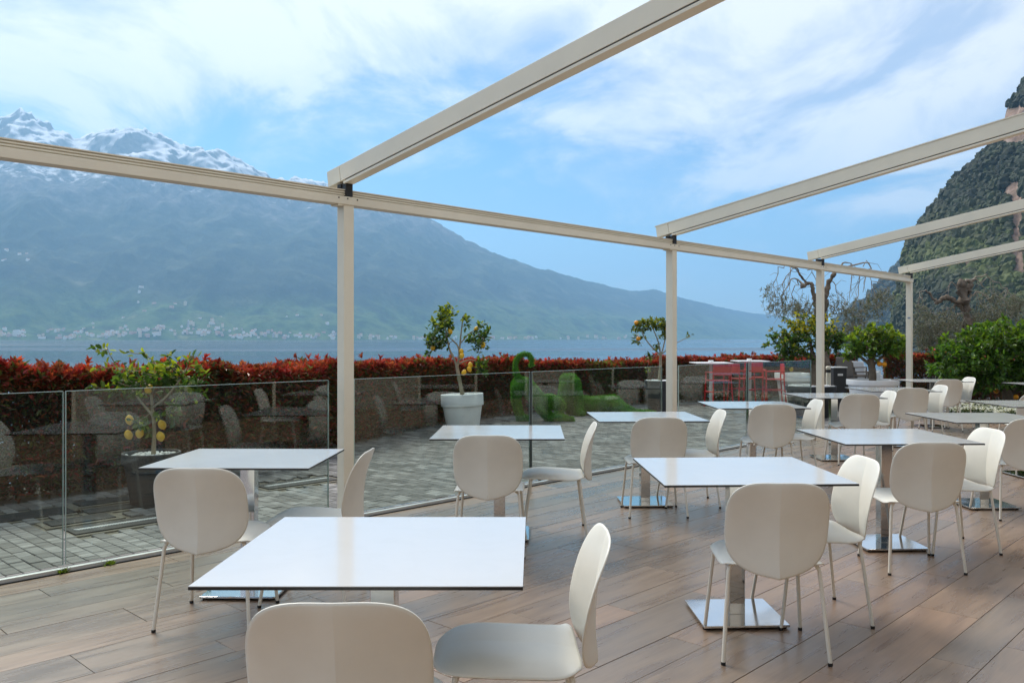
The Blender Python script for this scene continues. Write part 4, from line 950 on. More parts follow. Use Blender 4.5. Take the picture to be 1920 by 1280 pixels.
# dark pot, lemon tree at the left
Yp = 8.15; X = (284 - CX) * Yp / F
pot('plant_pot', 'anthracite plant pot with white pebbles at the left', (X, Yp, ZP), pot_profile(.265, .18, .51, .11), 'pot_dark', (.243, .465))
b = np.array([X + .02, Yp, .27])
w = lambda x, y, dy=0: at(x, y, Yp + dy)
tree('lemon_tree', 'sparse lemon tree with yellow fruit in the anthracite pot', (X, Yp, ZP + .46), [([b, w(289, 800), w(286, 770), w(284, 740)], [.022, .018, .016, .012]), ([w(287, 780), w(262, 750, .1), w(240, 722, .15), w(228, 700, .1)], [.012, .010, .008, .006]), ([w(285, 765), w(310, 745, -.1), w(335, 715, -.1), w(350, 690)], [.012, .010, .008, .006])],
     [(*w(235, 715), .26, .32, .20), (*w(345, 715), .24, .3, .20), (*w(285, 700), .36, .32, .16), (*w(262, 800), .14, .16, .09), (*w(322, 775), .14, .2, .12), (*w(205, 700), .12, .2, .14)], 130, 6.0, .075, CIT, 'bark_pale',
     [w(243, 787), w(262, 812, -.05), w(241, 815), w(304, 796), w(301, 818, -.06), w(279, 729, -.1)], 'lemon', 1.25, YNG, targets=np.concatenate([crown_pts([(*w(235, 715), .26, .32, .20), (*w(345, 715), .24, .3, .20), (*w(285, 700), .36, .32, .16), (*w(262, 800), .14, .16, .09), (*w(322, 775), .14, .2, .12)], 125), np.array([w(x, y) for x, y in ((200, 650), (184, 656), (243, 660), (270, 662), (313, 662), (362, 666), (208, 668), (190, 690), (385, 705), (372, 690))])]))
# shrub in the gap
Yp = 10.6; X = (415 - CX) * Yp / F; w = lambda x, y, dy=0: at(x, y, Yp + dy)
tree('oleander_shrub', 'yellow-green leafy shrub growing in the hedge gap', (X, Yp, ZP), [([(X, Yp, ZP), (X + .05, Yp, .2), w(415, 745)], [.02, .015, .01]), ([(X, Yp, ZP), (X - .1, Yp + .1, .2), w(395, 740)], [.015, .012, .01]), ([(X, Yp, ZP), (X + .15, Yp, .2), w(440, 750)], [.015, .012, .01])],
     [(*w(408, 750), .20, .25, .24), (*w(412, 722), .13, .15, .16), (*w(436, 768), .14, .2, .2), (*w(385, 775), .2, .2, .2)], 70, 14, .085, [(.06, .085, .022), (.09, .11, .03), (.12, .12, .035), (.05, .06, .02)], 'bark', young=(.16, .17, .05), cat='shrub', mat='olive')
# white pot, lemon tree in the middle
Yp = 14.4; X = (869 - CX) * Yp / F; w = lambda x, y, dy=0: at(x, y, Yp + dy)
pot('plant_pot', 'large white tapered plant pot behind the glass', (X, Yp, ZP), pot_profile(.362, .255, .665, .20, .022), 'pot_white', (.335, .63), -2.2, True)
tree('lemon_tree', 'lemon tree with yellow fruit in the large white pot', (X, Yp, ZP + .62), [([w(868, 745), w(864, 725), w(859, 700), w(857, 688)], [.038, .034, .032, .030]), ([w(857, 690), w(852, 674), w(843, 655), w(838, 632), w(834, 600), w(832, 580)], [.022, .02, .016, .014, .01, .006]), ([w(857, 690), w(861, 664), w(858, 648), w(847, 636)], [.022, .018, .014, .010]), ([w(861, 664), w(863, 640), w(866, 612), w(870, 590)], [.016, .013, .010, .006]), ([w(862, 645), w(880, 625), w(900, 615), w(915, 605)], [.012, .009, .007, .005]), ([w(860, 682), w(875, 676), w(890, 676), w(905, 690)], [.014, .011, .008, .005])],
     [(*w(830, 605), .26, .3, .22), (*w(815, 640), .20, .25, .22), (*w(890, 640), .24, .26, .16), (*w(905, 620), .16, .2, .16), (*w(840, 580), .14, .16, .12), (*w(872, 600), .10, .14, .14), (*w(902, 690), .12, .16, .16), (*w(803, 662), .10, .12, .10)], 150, 6.5, .088, CIT, 'bark_pale',
     [w(893, 617), w(844, 621, -.1), w(812, 652), w(906, 647), w(865, 659, -.05), w(866, 667, -.1), w(882, 684), w(880, 692, -.06), w(870, 698, -.08)], 'lemon', 1.35, YNG)
# dark tall pot beside the middle post
Yp = 18.0; X = (1240 - CX) * Yp / F; w = lambda x, y, dy=0: at(x, y, Yp + dy)
pot('plant_pot', 'tall dark plant pot half hidden by the middle post', (X, Yp, ZP), pot_profile(.36, .27, .72, .16), 'pot_dark', (.333, .695))
tree('lemon_tree', 'small citrus tree with orange fruit behind the middle post', (X, Yp, ZP + .69), [([w(1236, 712), w(1238, 690), w(1239, 664)], [.035, .03, .028]), ([w(1239, 666), w(1222, 650), w(1207, 630), w(1200, 610)], [.018, .014, .010, .006]), ([w(1239, 666), w(1234, 640), w(1226, 620), w(1220, 602)], [.018, .014, .010, .006]), ([w(1240, 664), w(1246, 640), w(1247, 615)], [.016, .012, .006]), ([w(1240, 664), w(1260, 648), w(1282, 636), w(1296, 630)], [.014, .010, .007, .004])],
     [(*w(1225, 608), .32, .3, .16), (*w(1200, 615), .2, .25, .18), (*w(1198, 640), .14, .2, .1), (*w(1247, 620), .18, .25, .22), (*w(1288, 632), .12, .12, .06), (*w(1226, 650), .12, .15, .07), (*w(1222, 668), .12, .14, .10), (*w(1212, 690), .10, .12, .1)], 100, 7.0, .085, [(.065, .105, .016), (.09, .135, .02), (.045, .075, .014), (.15, .17, .025)], 'bark_pale', [w(1193, 605), w(1197, 635), w(1249, 614, -.1)], 'orange', 1.35, (.2, .21, .03))
# citrus tree behind the third post in a dark planter
Yp = 17.2; X = (1520 - CX) * Yp / F; w = lambda x, y, dy=0: at(x, y, Yp + dy)
pot('plant_pot', 'wide dark planter with white pebbles behind the third post', (X, Yp, ZP), pot_profile(.50, .40, .65, .10), 'pot_dark', (.475, .63))
tree('citrus_tree', 'round citrus tree with yellowing leaves behind the third post', (X, Yp, ZP + .63), [([w(1527, 735), w(1526, 705), w(1526, 680), w(1522, 660)], [.075, .07, .065, .05]), ([w(1525, 682), w(1505, 660), w(1480, 640), w(1460, 630)], [.04, .03, .02, .01]), ([w(1524, 672), w(1520, 645), w(1510, 615), w(1505, 595)], [.04, .03, .02, .01]), ([w(1526, 675), w(1545, 650), w(1560, 630), w(1570, 615)], [.035, .028, .02, .01])],
     [(*w(1475, 640), .45, .5, .36), (*w(1505, 620), .45, .55, .42), (*w(1545, 625), .45, .5, .42), (*w(1565, 640), .30, .4, .38), (*w(1495, 668), .5, .4, .2)], 330, 9, .085, CIT, 'bark', [w(1484, 692)], 'lemon', 1.3, (.30, .27, .015))
# white bowl planter with orange tree
Yp = 16.0; X = (1636 - CX) * Yp / F; w = lambda x, y, dy=0: at(x, y, Yp + dy)
pot('bowl_planter', 'wide white bowl planter left of the last post', (X, Yp, ZP), pot_profile(.47, .30, .83, .10, .03), 'pot_white', (.44, .78), 0, False)
tree('orange_tree', 'small bright green orange tree in the white bowl planter', (X, Yp, ZP + .78), [([w(1636, 718), w(1636, 700), w(1634, 685), w(1632, 672)], [.068, .064, .066, .06]), ([w(1633, 684), w(1615, 670), w(1600, 655), w(1592, 645)], [.035, .028, .018, .01]), ([w(1634, 680), w(1642, 655), w(1645, 630), w(1648, 615)], [.04, .028, .018, .01]), ([w(1636, 685), w(1655, 668), w(1675, 655), w(1688, 648)], [.032, .025, .018, .01]), ([w(1633, 676), w(1625, 650), w(1618, 625)], [.03, .02, .01])],
     [(*w(1612, 645), .34, .4, .26), (*w(1640, 630), .36, .4, .30), (*w(1668, 642), .34, .4, .26), (*w(1640, 655), .55, .45, .16), (*w(1590, 662), .16, .2, .14), (*w(1692, 655), .14, .2, .14)], 240, 8, .10, [(.07, .15, .018), (.09, .18, .02), (.05, .105, .014), (.14, .22, .025)], 'bark', [w(1649, 682, -.1), w(1658, 683, -.15)], 'orange', 1.35, (.19, .25, .02))
# big orange tree at the right in the flower bed
Yp = 17.0; X = (1890 - CX) * Yp / F; w = lambda x, y, dy=0: at(x, y, Yp + dy)
tree('orange_tree', 'big dense orange tree at the right edge above the white flowers', (X, Yp, ZP), [([(X, Yp, ZP), w(1892, 765), w(1890, 745), w(1884, 720)], [.12, .10, .095, .08]), ([w(1887, 735), w(1850, 705), w(1810, 680), w(1780, 665)], [.055, .045, .03, .015]), ([w(1887, 735), w(1880, 690), w(1865, 650), w(1860, 620)], [.06, .045, .03, .015]), ([w(1888, 735), w(1910, 695), w(1930, 655), w(1945, 625)], [.055, .045, .03, .015]), ([w(1888, 740), w(1935, 720), w(1985, 690), w(2010, 670)], [.05, .04, .03, .015])],
     [(*w(1790, 680), .5, .7, .42), (*w(1830, 655), .62, .9, .5), (*w(1880, 640), .65, .9, .5), (*w(1935, 645), .7, .9, .5), (*w(1990, 670), .55, .8, .5), (*w(1850, 705), .9, .8, .32), (*w(1930, 705), .8, .8, .32), (*w(1800, 715), .35, .5, .2)], 900, 10, .115, [(.05, .125, .016), (.07, .155, .018), (.035, .085, .014), (.11, .20, .025)], 'bark', [w(1905, 744, -.3), w(1868, 733, .2)], 'orange', 1.4, (.10, .17, .016))
# olive trees
def droop(start, apex, end, n=7, r=(.02, .006)):
    ts = np.linspace(0, 1, n)[:, None]; c = 2 * np.array(apex) - .5 * (np.array(start) + np.array(end))
    P = (1 - ts) ** 2 * start + 2 * ts * (1 - ts) * c + ts ** 2 * end; P[1:-1] += rng.normal(0, .035, (n - 2, 3)); return P, np.linspace(r[0], r[1], n)
def olive(label, base, trunks, arcs, clouds, ntw, seed):
    t = thing('olive_tree', label, 'tree', tuple(base)); o = np.array(base); mb = MB()
    for pts, rad in trunks:
        P = catmull(np.array(pts), 6); rr = np.interp(np.linspace(0, 1, len(P)), np.linspace(0, 1, len(rad)), rad) * (1 + rng.normal(0, .17, len(P))); P = P + rng.normal(0, 1, P.shape) * rr[:, None] * .30; mb.tube(P - o, rr, 10)
    obj('trunk', autosmooth(mb.mesh('trunk'), 70), M['bark_olive'], t)
    mb = MB(); ends = []
    for s, a, e, r0 in arcs:
        P, rr = droop(np.array(s), np.array(a), np.array(e), 8, (r0, .007)); mb.tube(P - o, rr, 7)
        for _ in range(4):
            k = rng.integers(3, 8); q = P[k]; d = rng.normal(0, .22, 3) + [0, 0, -.3]; Q = np.array([q, q + d * .5 + rng.normal(0, .05, 3), q + d]); mb.tube(Q - o, [.007, .005, .003], 5)
    obj('limbs', autosmooth(mb.mesh('limbs'), 70), M['bark_dry'], t, kind='stuff')
    tg = crown_pts(clouds, ntw); mb = MB(); P, D = [], []
    cen = np.array([c[:3] for c in clouds])
    for q in tg:
        d = unit(rng.normal(0, .5, 3) + np.array([0, 0, -.5])); l = rng.uniform(.18, .4); pts = np.array([q - d * l * .5 + [0, 0, .05], q, q + d * l * .5]); mb.tube(pts - o, [.004, .003, .002], 4, cap=False)
        n = rng.integers(9, 16); s = rng.uniform(-.5, .5, n)[:, None]; P.append(q + d * l * s); D.append(d * .6 + rng.normal(0, .6, (n, 3)))
    obj('twigs', mb.mesh('twigs', True), M['bark_dry'], t, kind='stuff')
    P = np.concatenate(P); D = np.concatenate(D); n = len(P); l = rng.uniform(.05, .085, n); c = np.array([(.14, .155, .095), (.21, .225, .165), (.085, .10, .05), (.29, .30, .24), (.15, .165, .07)])[rng.choice(5, n)] * rng.uniform(.7, 1.3, (n, 1))
    obj('foliage', leaf_mesh('foliage', P - o, D, rdir(n), l, l * .24, c, curl=.05), M['olive'], t, kind='stuff')
    return t
Yp = 20.5; w = lambda x, y, dy=0: at(x, y, Yp + dy); X = (1543 - CX) * Yp / F
fork = w(1543, 600)
olive('old olive tree with bare drooping branches behind the third post', (X, Yp, ZP), [([(X, Yp, ZP), w(1545, 700), w(1541, 640), fork], [.17, .15, .12, .10]), ([fork, w(1545, 565), w(1552, 535), w(1562, 515), w(1567, 508)], [.09, .075, .065, .05, .03]), ([fork, w(1530, 575), w(1525, 545), w(1517, 530), w(1503, 540)], [.085, .06, .05, .045, .035]), ([w(1513, 532), w(1500, 515), w(1494, 502)], [.03, .024, .018])],
      [(w(1494, 503), w(1465, 502, .2), w(1449, 535, .3), .018), (w(1494, 503), w(1480, 506, -.3), w(1470, 550, -.3), .016), (w(1505, 535), w(1480, 528), w(1466, 575), .02), (w(1507, 533), w(1492, 530, .4), w(1483, 580, .5), .016), (w(1500, 512), w(1488, 505), w(1476, 540), .014), (w(1560, 518), w(1592, 494), w(1592, 560), .026), (w(1562, 514), w(1622, 492, .2), w(1618, 548, .2), .026), (w(1592, 500), w(1612, 520), w(1600, 575), .014), (w(1618, 500), w(1632, 505), w(1634, 545), .012), (w(1520, 505), w(1524, 510), w(1530, 535), .012), (w(1556, 528), w(1570, 540), w(1590, 600), .014)],
      [(*w(1450, 555), .28, .4, .32), (*w(1485, 578), .42, .5, .36), (*w(1515, 590), .40, .5, .34), (*w(1455, 580), .3, .4, .2), (*w(1565, 575), .30, .4, .28), (*w(1610, 585), .42, .4, .40), (*w(1640, 575), .30, .4, .42), (*w(1660, 560), .25, .4, .35), (*w(1600, 620), .5, .4, .3)], 420, 1)
Yp = 23.0; w = lambda x, y, dy=0: at(x, y, Yp + dy); X = (1818 - CX) * Yp / F
olive('gnarled olive tree with a thick pollarded head at the right', (X, Yp, ZP), [([(X, Yp, ZP), w(1822, 680), w(1816, 610), w(1811, 575), w(1808, 560)], [.20, .17, .13, .11, .11]), ([w(1810, 575), w(1806, 550), w(1802, 535), w(1808, 528)], [.11, .13, .14, .06]), ([w(1812, 545), w(1820, 535), w(1815, 526)], [.09, .08, .04]), ([w(1800, 575), w(1788, 563), w(1775, 558), w(1764, 563), w(1756, 568)], [.07, .06, .065, .05, .04]), ([w(1758, 566), w(1750, 560), w(1743, 550), w(1735, 545)], [.045, .035, .035, .02]), ([w(1812, 592), w(1800, 575), w(1792, 572), w(1788, 580)], [.05, .04, .03, .02])],
      [(w(1815, 565), w(1832, 548), w(1855, 566), .035), (w(1808, 535), w(1828, 524), w(1842, 538), .035), (w(1820, 528), w(1852, 518), w(1862, 532), .022), (w(1735, 545), w(1728, 545), w(1720, 560), .014), (w(1790, 578), w(1778, 575), w(1772, 588), .018), (w(1850, 562), w(1875, 560), w(1905, 585), .02), (w(1812, 585), w(1795, 590), w(1780, 593), .03), (w(1800, 572), w(1805, 580), w(1825, 602), .02), (w(1860, 528), w(1890, 545), w(1915, 575), .016), (w(1795, 540), w(1785, 530), w(1778, 545), .014), (w(1855, 564), w(1880, 575), w(1925, 590), .014)],
      [(*w(1735, 610), .40, .5, .5), (*w(1755, 635), .50, .6, .45), (*w(1785, 620), .48, .6, .40), (*w(1775, 600), .4, .5, .25), (*w(1740, 655), .40, .5, .3), (*w(1845, 590), .48, .6, .30), (*w(1885, 590), .6, .6, .32), (*w(1860, 560), .35, .4, .22), (*w(1725, 580), .20, .3, .25), (*w(1910, 570), .4, .4, .3)], 760, 2)

# ------------------------------------------------------------------ turf animals
def turf_animal(name, label, base, caps, nblade):
    """caps: (p, q, rp, rq) tapered capsules; joined by voxels into one body, covered with short blades"""
    t = thing(name, label, 'sculpture', base); o = np.array(base, float); mb = MB(); V0, T0 = ICO
    for p, q, r0, r1 in caps:
        p = np.array(p); q = np.array(q); n = max(2, int(np.linalg.norm(q - p) / (.35 * min(r0, r1))) + 1)
        for k in np.linspace(0, 1, n): mb.add(V0 * (r0 + (r1 - r0) * k) + p + (q - p) * k - o, None, T0)
    tmp = bpy.data.objects.new('tmp', mb.mesh('tmp')); COL.objects.link(tmp)
    md = tmp.modifiers.new('r', 'REMESH'); md.mode = 'VOXEL'; md.voxel_size = .026; md.use_smooth_shade = True
    sm = tmp.modifiers.new('s', 'SMOOTH'); sm.iterations = 6; sm.factor = .6
    bpy.context.view_layer.update(); me = bpy.data.meshes.new_from_object(tmp.evaluated_get(bpy.context.evaluated_depsgraph_get())); me.name = 'body'
    bpy.data.objects.remove(tmp)
    me.materials.clear(); body = obj('body', me, M['turfbase'], t)
    n = len(me.polygons); C = np.zeros(n * 3); Nn = np.zeros(n * 3); me.polygons.foreach_get('center', C); me.polygons.foreach_get('normal', Nn); C = C.reshape(-1, 3); Nn = Nn.reshape(-1, 3)
    k = rng.choice(n, nblade); P = C[k] + rng.normal(0, .008, (nblade, 3)); D = Nn[k] + rng.normal(0, .45, (nblade, 3)); l = rng.uniform(.016, .034, nblade)
    c = np.array([(.075, .25, .014), (.10, .32, .018), (.055, .18, .012), (.17, .38, .025)])[rng.choice(4, nblade)] * rng.uniform(.7, 1.3, (nblade, 1))
    obj('turf', leaf_mesh('turf', P, D, rdir(nblade), l, np.full(nblade, .007), c), M['turf'], t, kind='stuff')
    return t
Yp = 16.4; w = lambda x, y, dy=0: at(x, y, Yp + dy); zg = ZP + .0
def foot(x, dy=0, r=.06): q = w(x, 780, dy); q[2] = ZP + r * .9; return q
turf_animal('turf_animal', 'green turf animal sculpture stretching with its curled tail raised', (w(1010, 780)[0], Yp, ZP), [
    (w(971, 708), w(966, 692), .060, .047), (w(966, 692), w(967, 678), .047, .046), (w(967, 678), w(973, 668), .046, .046), (w(973, 668), w(983, 663), .046, .046), (w(983, 663), w(993, 666), .046, .047), (w(993, 666), w(998, 675), .047, .047), (w(998, 675), w(996, 685), .047, .046),
    (w(973, 722), w(985, 722), .155, .15), (w(985, 722), w(1003, 742), .155, .15), (w(1003, 742), w(1020, 758), .145, .13),
    (w(969, 728, -.12), w(967, 752, -.12), .11, .085), (w(967, 752, -.12), foot(975, -.12, .07), .08, .07), (foot(975, -.12, .07), foot(989, -.16, .065), .07, .06),
    (w(969, 728, .14), w(968, 752, .14), .11, .085), (w(968, 752, .14), foot(976, .14, .07), .08, .07), (foot(976, .14, .07), foot(990, .12, .065), .07, .06),
    (w(1030, 751, -.05), w(1044, 756, -.10), .135, .13), (w(1044, 757, -.05), w(1053, 762, -.05), .115, .085),
    (w(1012, 764, -.12), foot(1030, -.14, .065), .09, .07), (foot(1030, -.14, .065), foot(1072, -.18, .06), .068, .062), (w(1016, 764, .14), foot(1034, .14, .065), .09, .07), (foot(1034, .14, .065), foot(1062, .12, .06), .068, .06)], 26000)
Yp = 17.7; w = lambda x, y, dy=0: at(x, y, Yp + dy)
turf_animal('turf_animal', 'green turf animal sculpture reclining to the right behind the glass', (w(1120, 775)[0], Yp, ZP), [
    (w(1060, 711), w(1072, 711), .12, .12), (w(1066, 715), w(1064, 740), .17, .20), (w(1064, 740), w(1074, 760), .20, .20), (w(1074, 756), w(1115, 760), .20, .17), (w(1115, 758), w(1150, 757), .17, .19), (w(1150, 757), w(1160, 764), .19, .15),
    (w(1079, 716, -.15), w(1086, 745, -.24), .10, .09), (w(1086, 745, -.24), foot(1085, -.28, .09), .085, .085), (foot(1085, -.28, .09), foot(1089, -.36, .085), .10, .095),
    (w(1058, 722, -.1), foot(1050, -.3, .08), .10, .08), (foot(1050, -.3, .08), foot(1046, -.42, .08), .085, .08),
    (w(1158, 762, -.16), foot(1178, -.25, .06), .13, .07), (foot(1178, -.25, .06), foot(1226, -.28, .06), .065, .062), (w(1160, 762, .1), foot(1190, .12, .06), .12, .07), (foot(1190, .12, .06), foot(1218, .1, .055), .06, .055)], 26000)

# ------------------------------------------------------------------ red bar chairs and white bar tables on the patio
def make_bar_chair():
    t = bpy.data.objects.new('bar_chair', None); COL.objects.link(t)
    mb = MB(); mb.box((0, 0, .615), (.44, .42, .028)); obj('seat', mb.mesh('seat', bevel=.012), M['red'], t)
    for k in range(9):
        a = (k - 4) / 4 * .2; mb = MB(); mb.box((a, -.215 - .02 * (1 - (a / .2) ** 2), .86), (.051, .022, .25), rotz(a * .8)); obj('backrest_slat', mb.mesh('backrest_slat', bevel=.004), M['red'], t)
    for sx in (-1, 1):
        mb = MB(); mb.tube([(sx * .25, .23, 0), (sx * .225, .20, .62), (sx * .225, .20, .80)], .017, 8); obj('leg', autosmooth(mb.mesh('leg')), M['red'], t)
        mb = MB(); mb.tube([(sx * .25, -.26, 0), (sx * .22, -.21, .62), (sx * .215, -.215, .97)], .017, 8); obj('leg', autosmooth(mb.mesh('leg')), M['red'], t)
        mb = MB(); mb.box((sx * .228, -.005, .805), (.042, .45, .022)); obj('armrest', mb.mesh('armrest', bevel=.008), M['red'], t)
        mb = MB(); mb.tube([(sx * .238, .215, .36), (sx * .236, -.235, .36)], .012, 8); obj('side_stretcher', mb.mesh('side_stretcher'), M['red'], t)
    mb = MB(); mb.tube([(-.238, .215, .33), (.238, .215, .33)], .012, 8); obj('footrest', mb.mesh('footrest'), M['red'], t)
    return t
bc = make_bar_chair()
BC = [(1347, 19.7, 12, 'red bar chair with arms at the left white bar table, its back to the camera'), (1391, 20.6, -70, 'red bar chair between the two white bar tables'), (1416, 21.3, 176, 'red bar chair behind the right white bar table'), (1450, 20.3, 84, 'red bar chair seen from the side, nearest the white square planter')]
for i, (x, Y, r, lab) in enumerate(BC):
    P = ((x - CX) * Y / F, Y, ZP + PH); t = bc if i == 0 else copy_tree(bc, lab, P, R(r)); t.location = P; t.rotation_euler = (0, 0, R(r)); tag(t, lab, 'chair', 'red bar chairs')
for x, Y, wd2, lab, zt in ((1333, 20.2, .85, 'white bar table at the left among the red chairs', 1.02), (1406, 20.7, .76, 'white bar table at the right among the red chairs', 1.05)):
    t = thing('bar_table', lab, 'table', ((x - CX) * Y / F, Y, ZP + PH), .05, 'white bar tables')
    mb = MB(); mb.box((0, 0, zt - .012), (wd2, wd2, .024)); obj('tabletop', mb.mesh('tabletop', bevel=.004), M['whitep'], t)
    mb = MB(); mb.tube([(0, 0, .02), (0, 0, zt - .03)], .036, 14); obj('column', autosmooth(mb.mesh('column')), M['whitep'], t)
    mb = MB(); mb.lathe([(.001, .0), (.24, .0), (.24, .012), (.04, .03), (.001, .03)], 32); obj('base', autosmooth(mb.mesh('base')), M['grate'], t)
    a = thing('ashtray', 'small white ashtray on the ' + ('left' if x < 1400 else 'right') + ' bar table', 'ashtray', ((x + (0 if x < 1400 else -1) - CX) * Y / F, Y, ZP + PH + zt), 0, 'ashtrays on the bar tables')
    mb = MB(); mb.lathe([(.001, .001), (.055, .001), (.062, .05), (.055, .05), (.05, .012), (.001, .012)], 24); obj('bowl', autosmooth(mb.mesh('bowl')), M['whitep'], a)
    mb = MB(); mb.tube([(0, 0, .05), (0, 0, .062)], .03, 12); obj('lid', mb.mesh('lid'), M['steel'], a)
# white square planter
Y = 20.8; t = thing('square_planter', 'white tapered square planter right of the red chairs', 'planter', ((1489 - CX) * Y / F, Y, ZP + PH), .1)
mb = MB(); wb, wt, hh = .52, .64, .56
mb.add([(sx * a / 2, sy * a / 2, z) for a, z in ((wb, 0), (wt, hh)) for sx, sy in ((-1, -1), (1, -1), (1, 1), (-1, 1))], [[0, 1, 5, 4], [1, 2, 6, 5], [2, 3, 7, 6], [3, 0, 4, 7], [0, 3, 2, 1], [4, 5, 6, 7]]); obj('body', mb.mesh('body', bevel=.012), M['pot_white'], t)
mb = MB()
for q in ((0, .34, .72, .04), (0, -.34, .72, .04), (.34, 0, .04, .64), (-.34, 0, .04, .64)): mb = MB(); mb.box((q[0], q[1], hh + .085), (q[2], q[3], .19)); obj('rim', mb.mesh('rim', bevel=.006), M['pot_white'], t)
mb = MB(); mb.box((0, 0, hh + .09), (.635, .635, .1)); obj('soil', mb.mesh('soil'), M['soil'], t)

# ------------------------------------------------------------------ bin, bollard, parasol, stacked chairs
Y = 18.6; t = thing('litter_bin', 'black cabinet litter bin with a white label', 'bin', ((1569 - CX) * Y / F, Y, ZP + PH), .15)
mb = MB(); mb.box((0, 0, .47), (.31, .30, .94)); bd = obj('body', mb.mesh('body', bevel=.012), M['pot_dark'], t)
mb = MB(); mb.box((0, 0, .955), (.335, .325, .03)); obj('lid', mb.mesh('lid', bevel=.01), M['alu'], t)
mb = MB(); mb.box((0, -.153, .80), (.12, .006, .045)); obj('sticker', mb.mesh('sticker'), M['whitep'], bd)
Y = 18.0; t = thing('bollard_light', 'short pale bollard light beside the black bin', 'light', ((1553 - CX) * Y / F, Y, ZP + PH))
mb = MB(); mb.lathe([(.001, 0), (.05, 0), (.05, .86), (.001, .86)], 20); obj('body', autosmooth(mb.mesh('body')), M['cream'], t)
mb = MB(); mb.lathe([(.001, .862), (.042, .862), (.042, .93), (.001, .93)], 20); obj('lens', autosmooth(mb.mesh('lens')), M['grate'], t)
mb = MB(); mb.lathe([(.001, .932), (.05, .932), (.05, .985), (.035, 1.0), (.001, 1.0)], 20); obj('cap', autosmooth(mb.mesh('cap')), M['cream'], t)
Y = 21.5; t = thing('folded_parasol', 'folded dark parasol with a white band behind the bin', 'parasol', ((1575 - CX) * Y / F, Y, ZP + PH))
mb = MB(); mb.tube([(0, 0, 0), (0, 0, 1.25)], .022, 10); obj('pole', mb.mesh('pole'), M['grate'], t)
th_ = np.linspace(0, 2 * np.pi, 32, endpoint=False); mb = MB(); prof = [(.05, .35), (.12, .42), (.125, .7), (.10, .95), (.07, 1.15), (.015, 1.24)]
V = np.concatenate([np.stack([(r * (1 + .22 * np.cos(th_ * 8))) * np.cos(th_), (r * (1 + .22 * np.cos(th_ * 8))) * np.sin(th_), np.full(32, z)], 1) for r, z in prof]); mb.add(V, [[i * 32 + k, i * 32 + (k + 1) % 32, (i + 1) * 32 + (k + 1) % 32, (i + 1) * 32 + k] for i in range(5) for k in range(32)])
cn = obj('canopy', mb.mesh('canopy', True), M['navy'], t)
mb = MB(); mb.add([(.07, -.145, .5), (.115, -.135, .5), (.10, -.10, 1.05), (.075, -.11, 1.05), (.07, -.13, .5), (.115, -.12, .5), (.10, -.085, 1.05), (.075, -.095, 1.05)], [[0, 1, 2, 3], [7, 6, 5, 4], [0, 4, 5, 1], [1, 5, 6, 2], [2, 6, 7, 3], [3, 7, 4, 0]]); obj('band', mb.mesh('band'), M['whitep'], cn)
def make_stack_chair(mat):
    t = bpy.data.objects.new('stacked_chair', None); COL.objects.link(t)
    mb = MB(); mb.box((0, 0, .43), (.46, .44, .035)); obj('seat', mb.mesh('seat', bevel=.012), M[mat], t)
    cs, sn = math.cos(R(12)), math.sin(R(12)); mb = MB(); mb.box((0, -.255, .64), (.44, .03, .42), np.array([[1, 0, 0], [0, cs, -sn], [0, sn, cs]])); obj('backrest', mb.mesh('backrest', bevel=.012), M[mat], t)
    for sx in (-1, 1):
        for sy in (-1, 1): mb = MB(); mb.tube([(sx * .23, sy * .22, 0), (sx * .20, sy * .19, .43)], .018, 8); obj('leg', mb.mesh('leg'), M[mat], t)
        mb = MB(); mb.box((sx * .235, -.02, .62), (.04, .42, .025)); obj('armrest', mb.mesh('armrest', bevel=.008), M[mat], t)
        mb = MB(); mb.tube([(sx * .235, .18, .43), (sx * .235, .18, .62)], .015, 8); obj('arm_support', mb.mesh('arm_support'), M[mat], t)
    return t
for mat, x0, Y, rz, n, cname, grp in (('taupe', 1608, 19.5, -62, 4, 'taupe wicker', 'stack of taupe wicker armchairs'), ('whitep', 1632, 20.0, -70, 3, 'white plastic', 'stack of white plastic armchairs')):
    pr = make_stack_chair(mat); words = ['bottom', 'second', 'third', 'topmost']
    for k in range(n):
        lab = ('%s %s armchair of the stack left of the white bowl planter' if mat == 'taupe' else '%s %s armchair of the stack behind the orange tree trunk') % ('topmost' if k == n - 1 else words[k], cname)
        a = R(rz); off = k * .055; P = ((x0 - CX) * Y / F + math.sin(a) * off * 1.0, Y - math.cos(a) * off, ZP + PH + k * .105)
        t = pr if k == 0 else copy_tree(pr, lab, P, a); t.location = P; t.rotation_euler = (0, 0, a); tag(t, lab, 'chair', grp)
pr = make_stack_chair('whitep'); Y = 19.2; pr.name = 'armchair'; pr.location = ((1660 - CX) * Y / F, Y, ZP + PH); pr.rotation_euler = (0, 0, R(-80)); tag(pr, 'single white plastic armchair right of the orange tree trunk', 'chair')

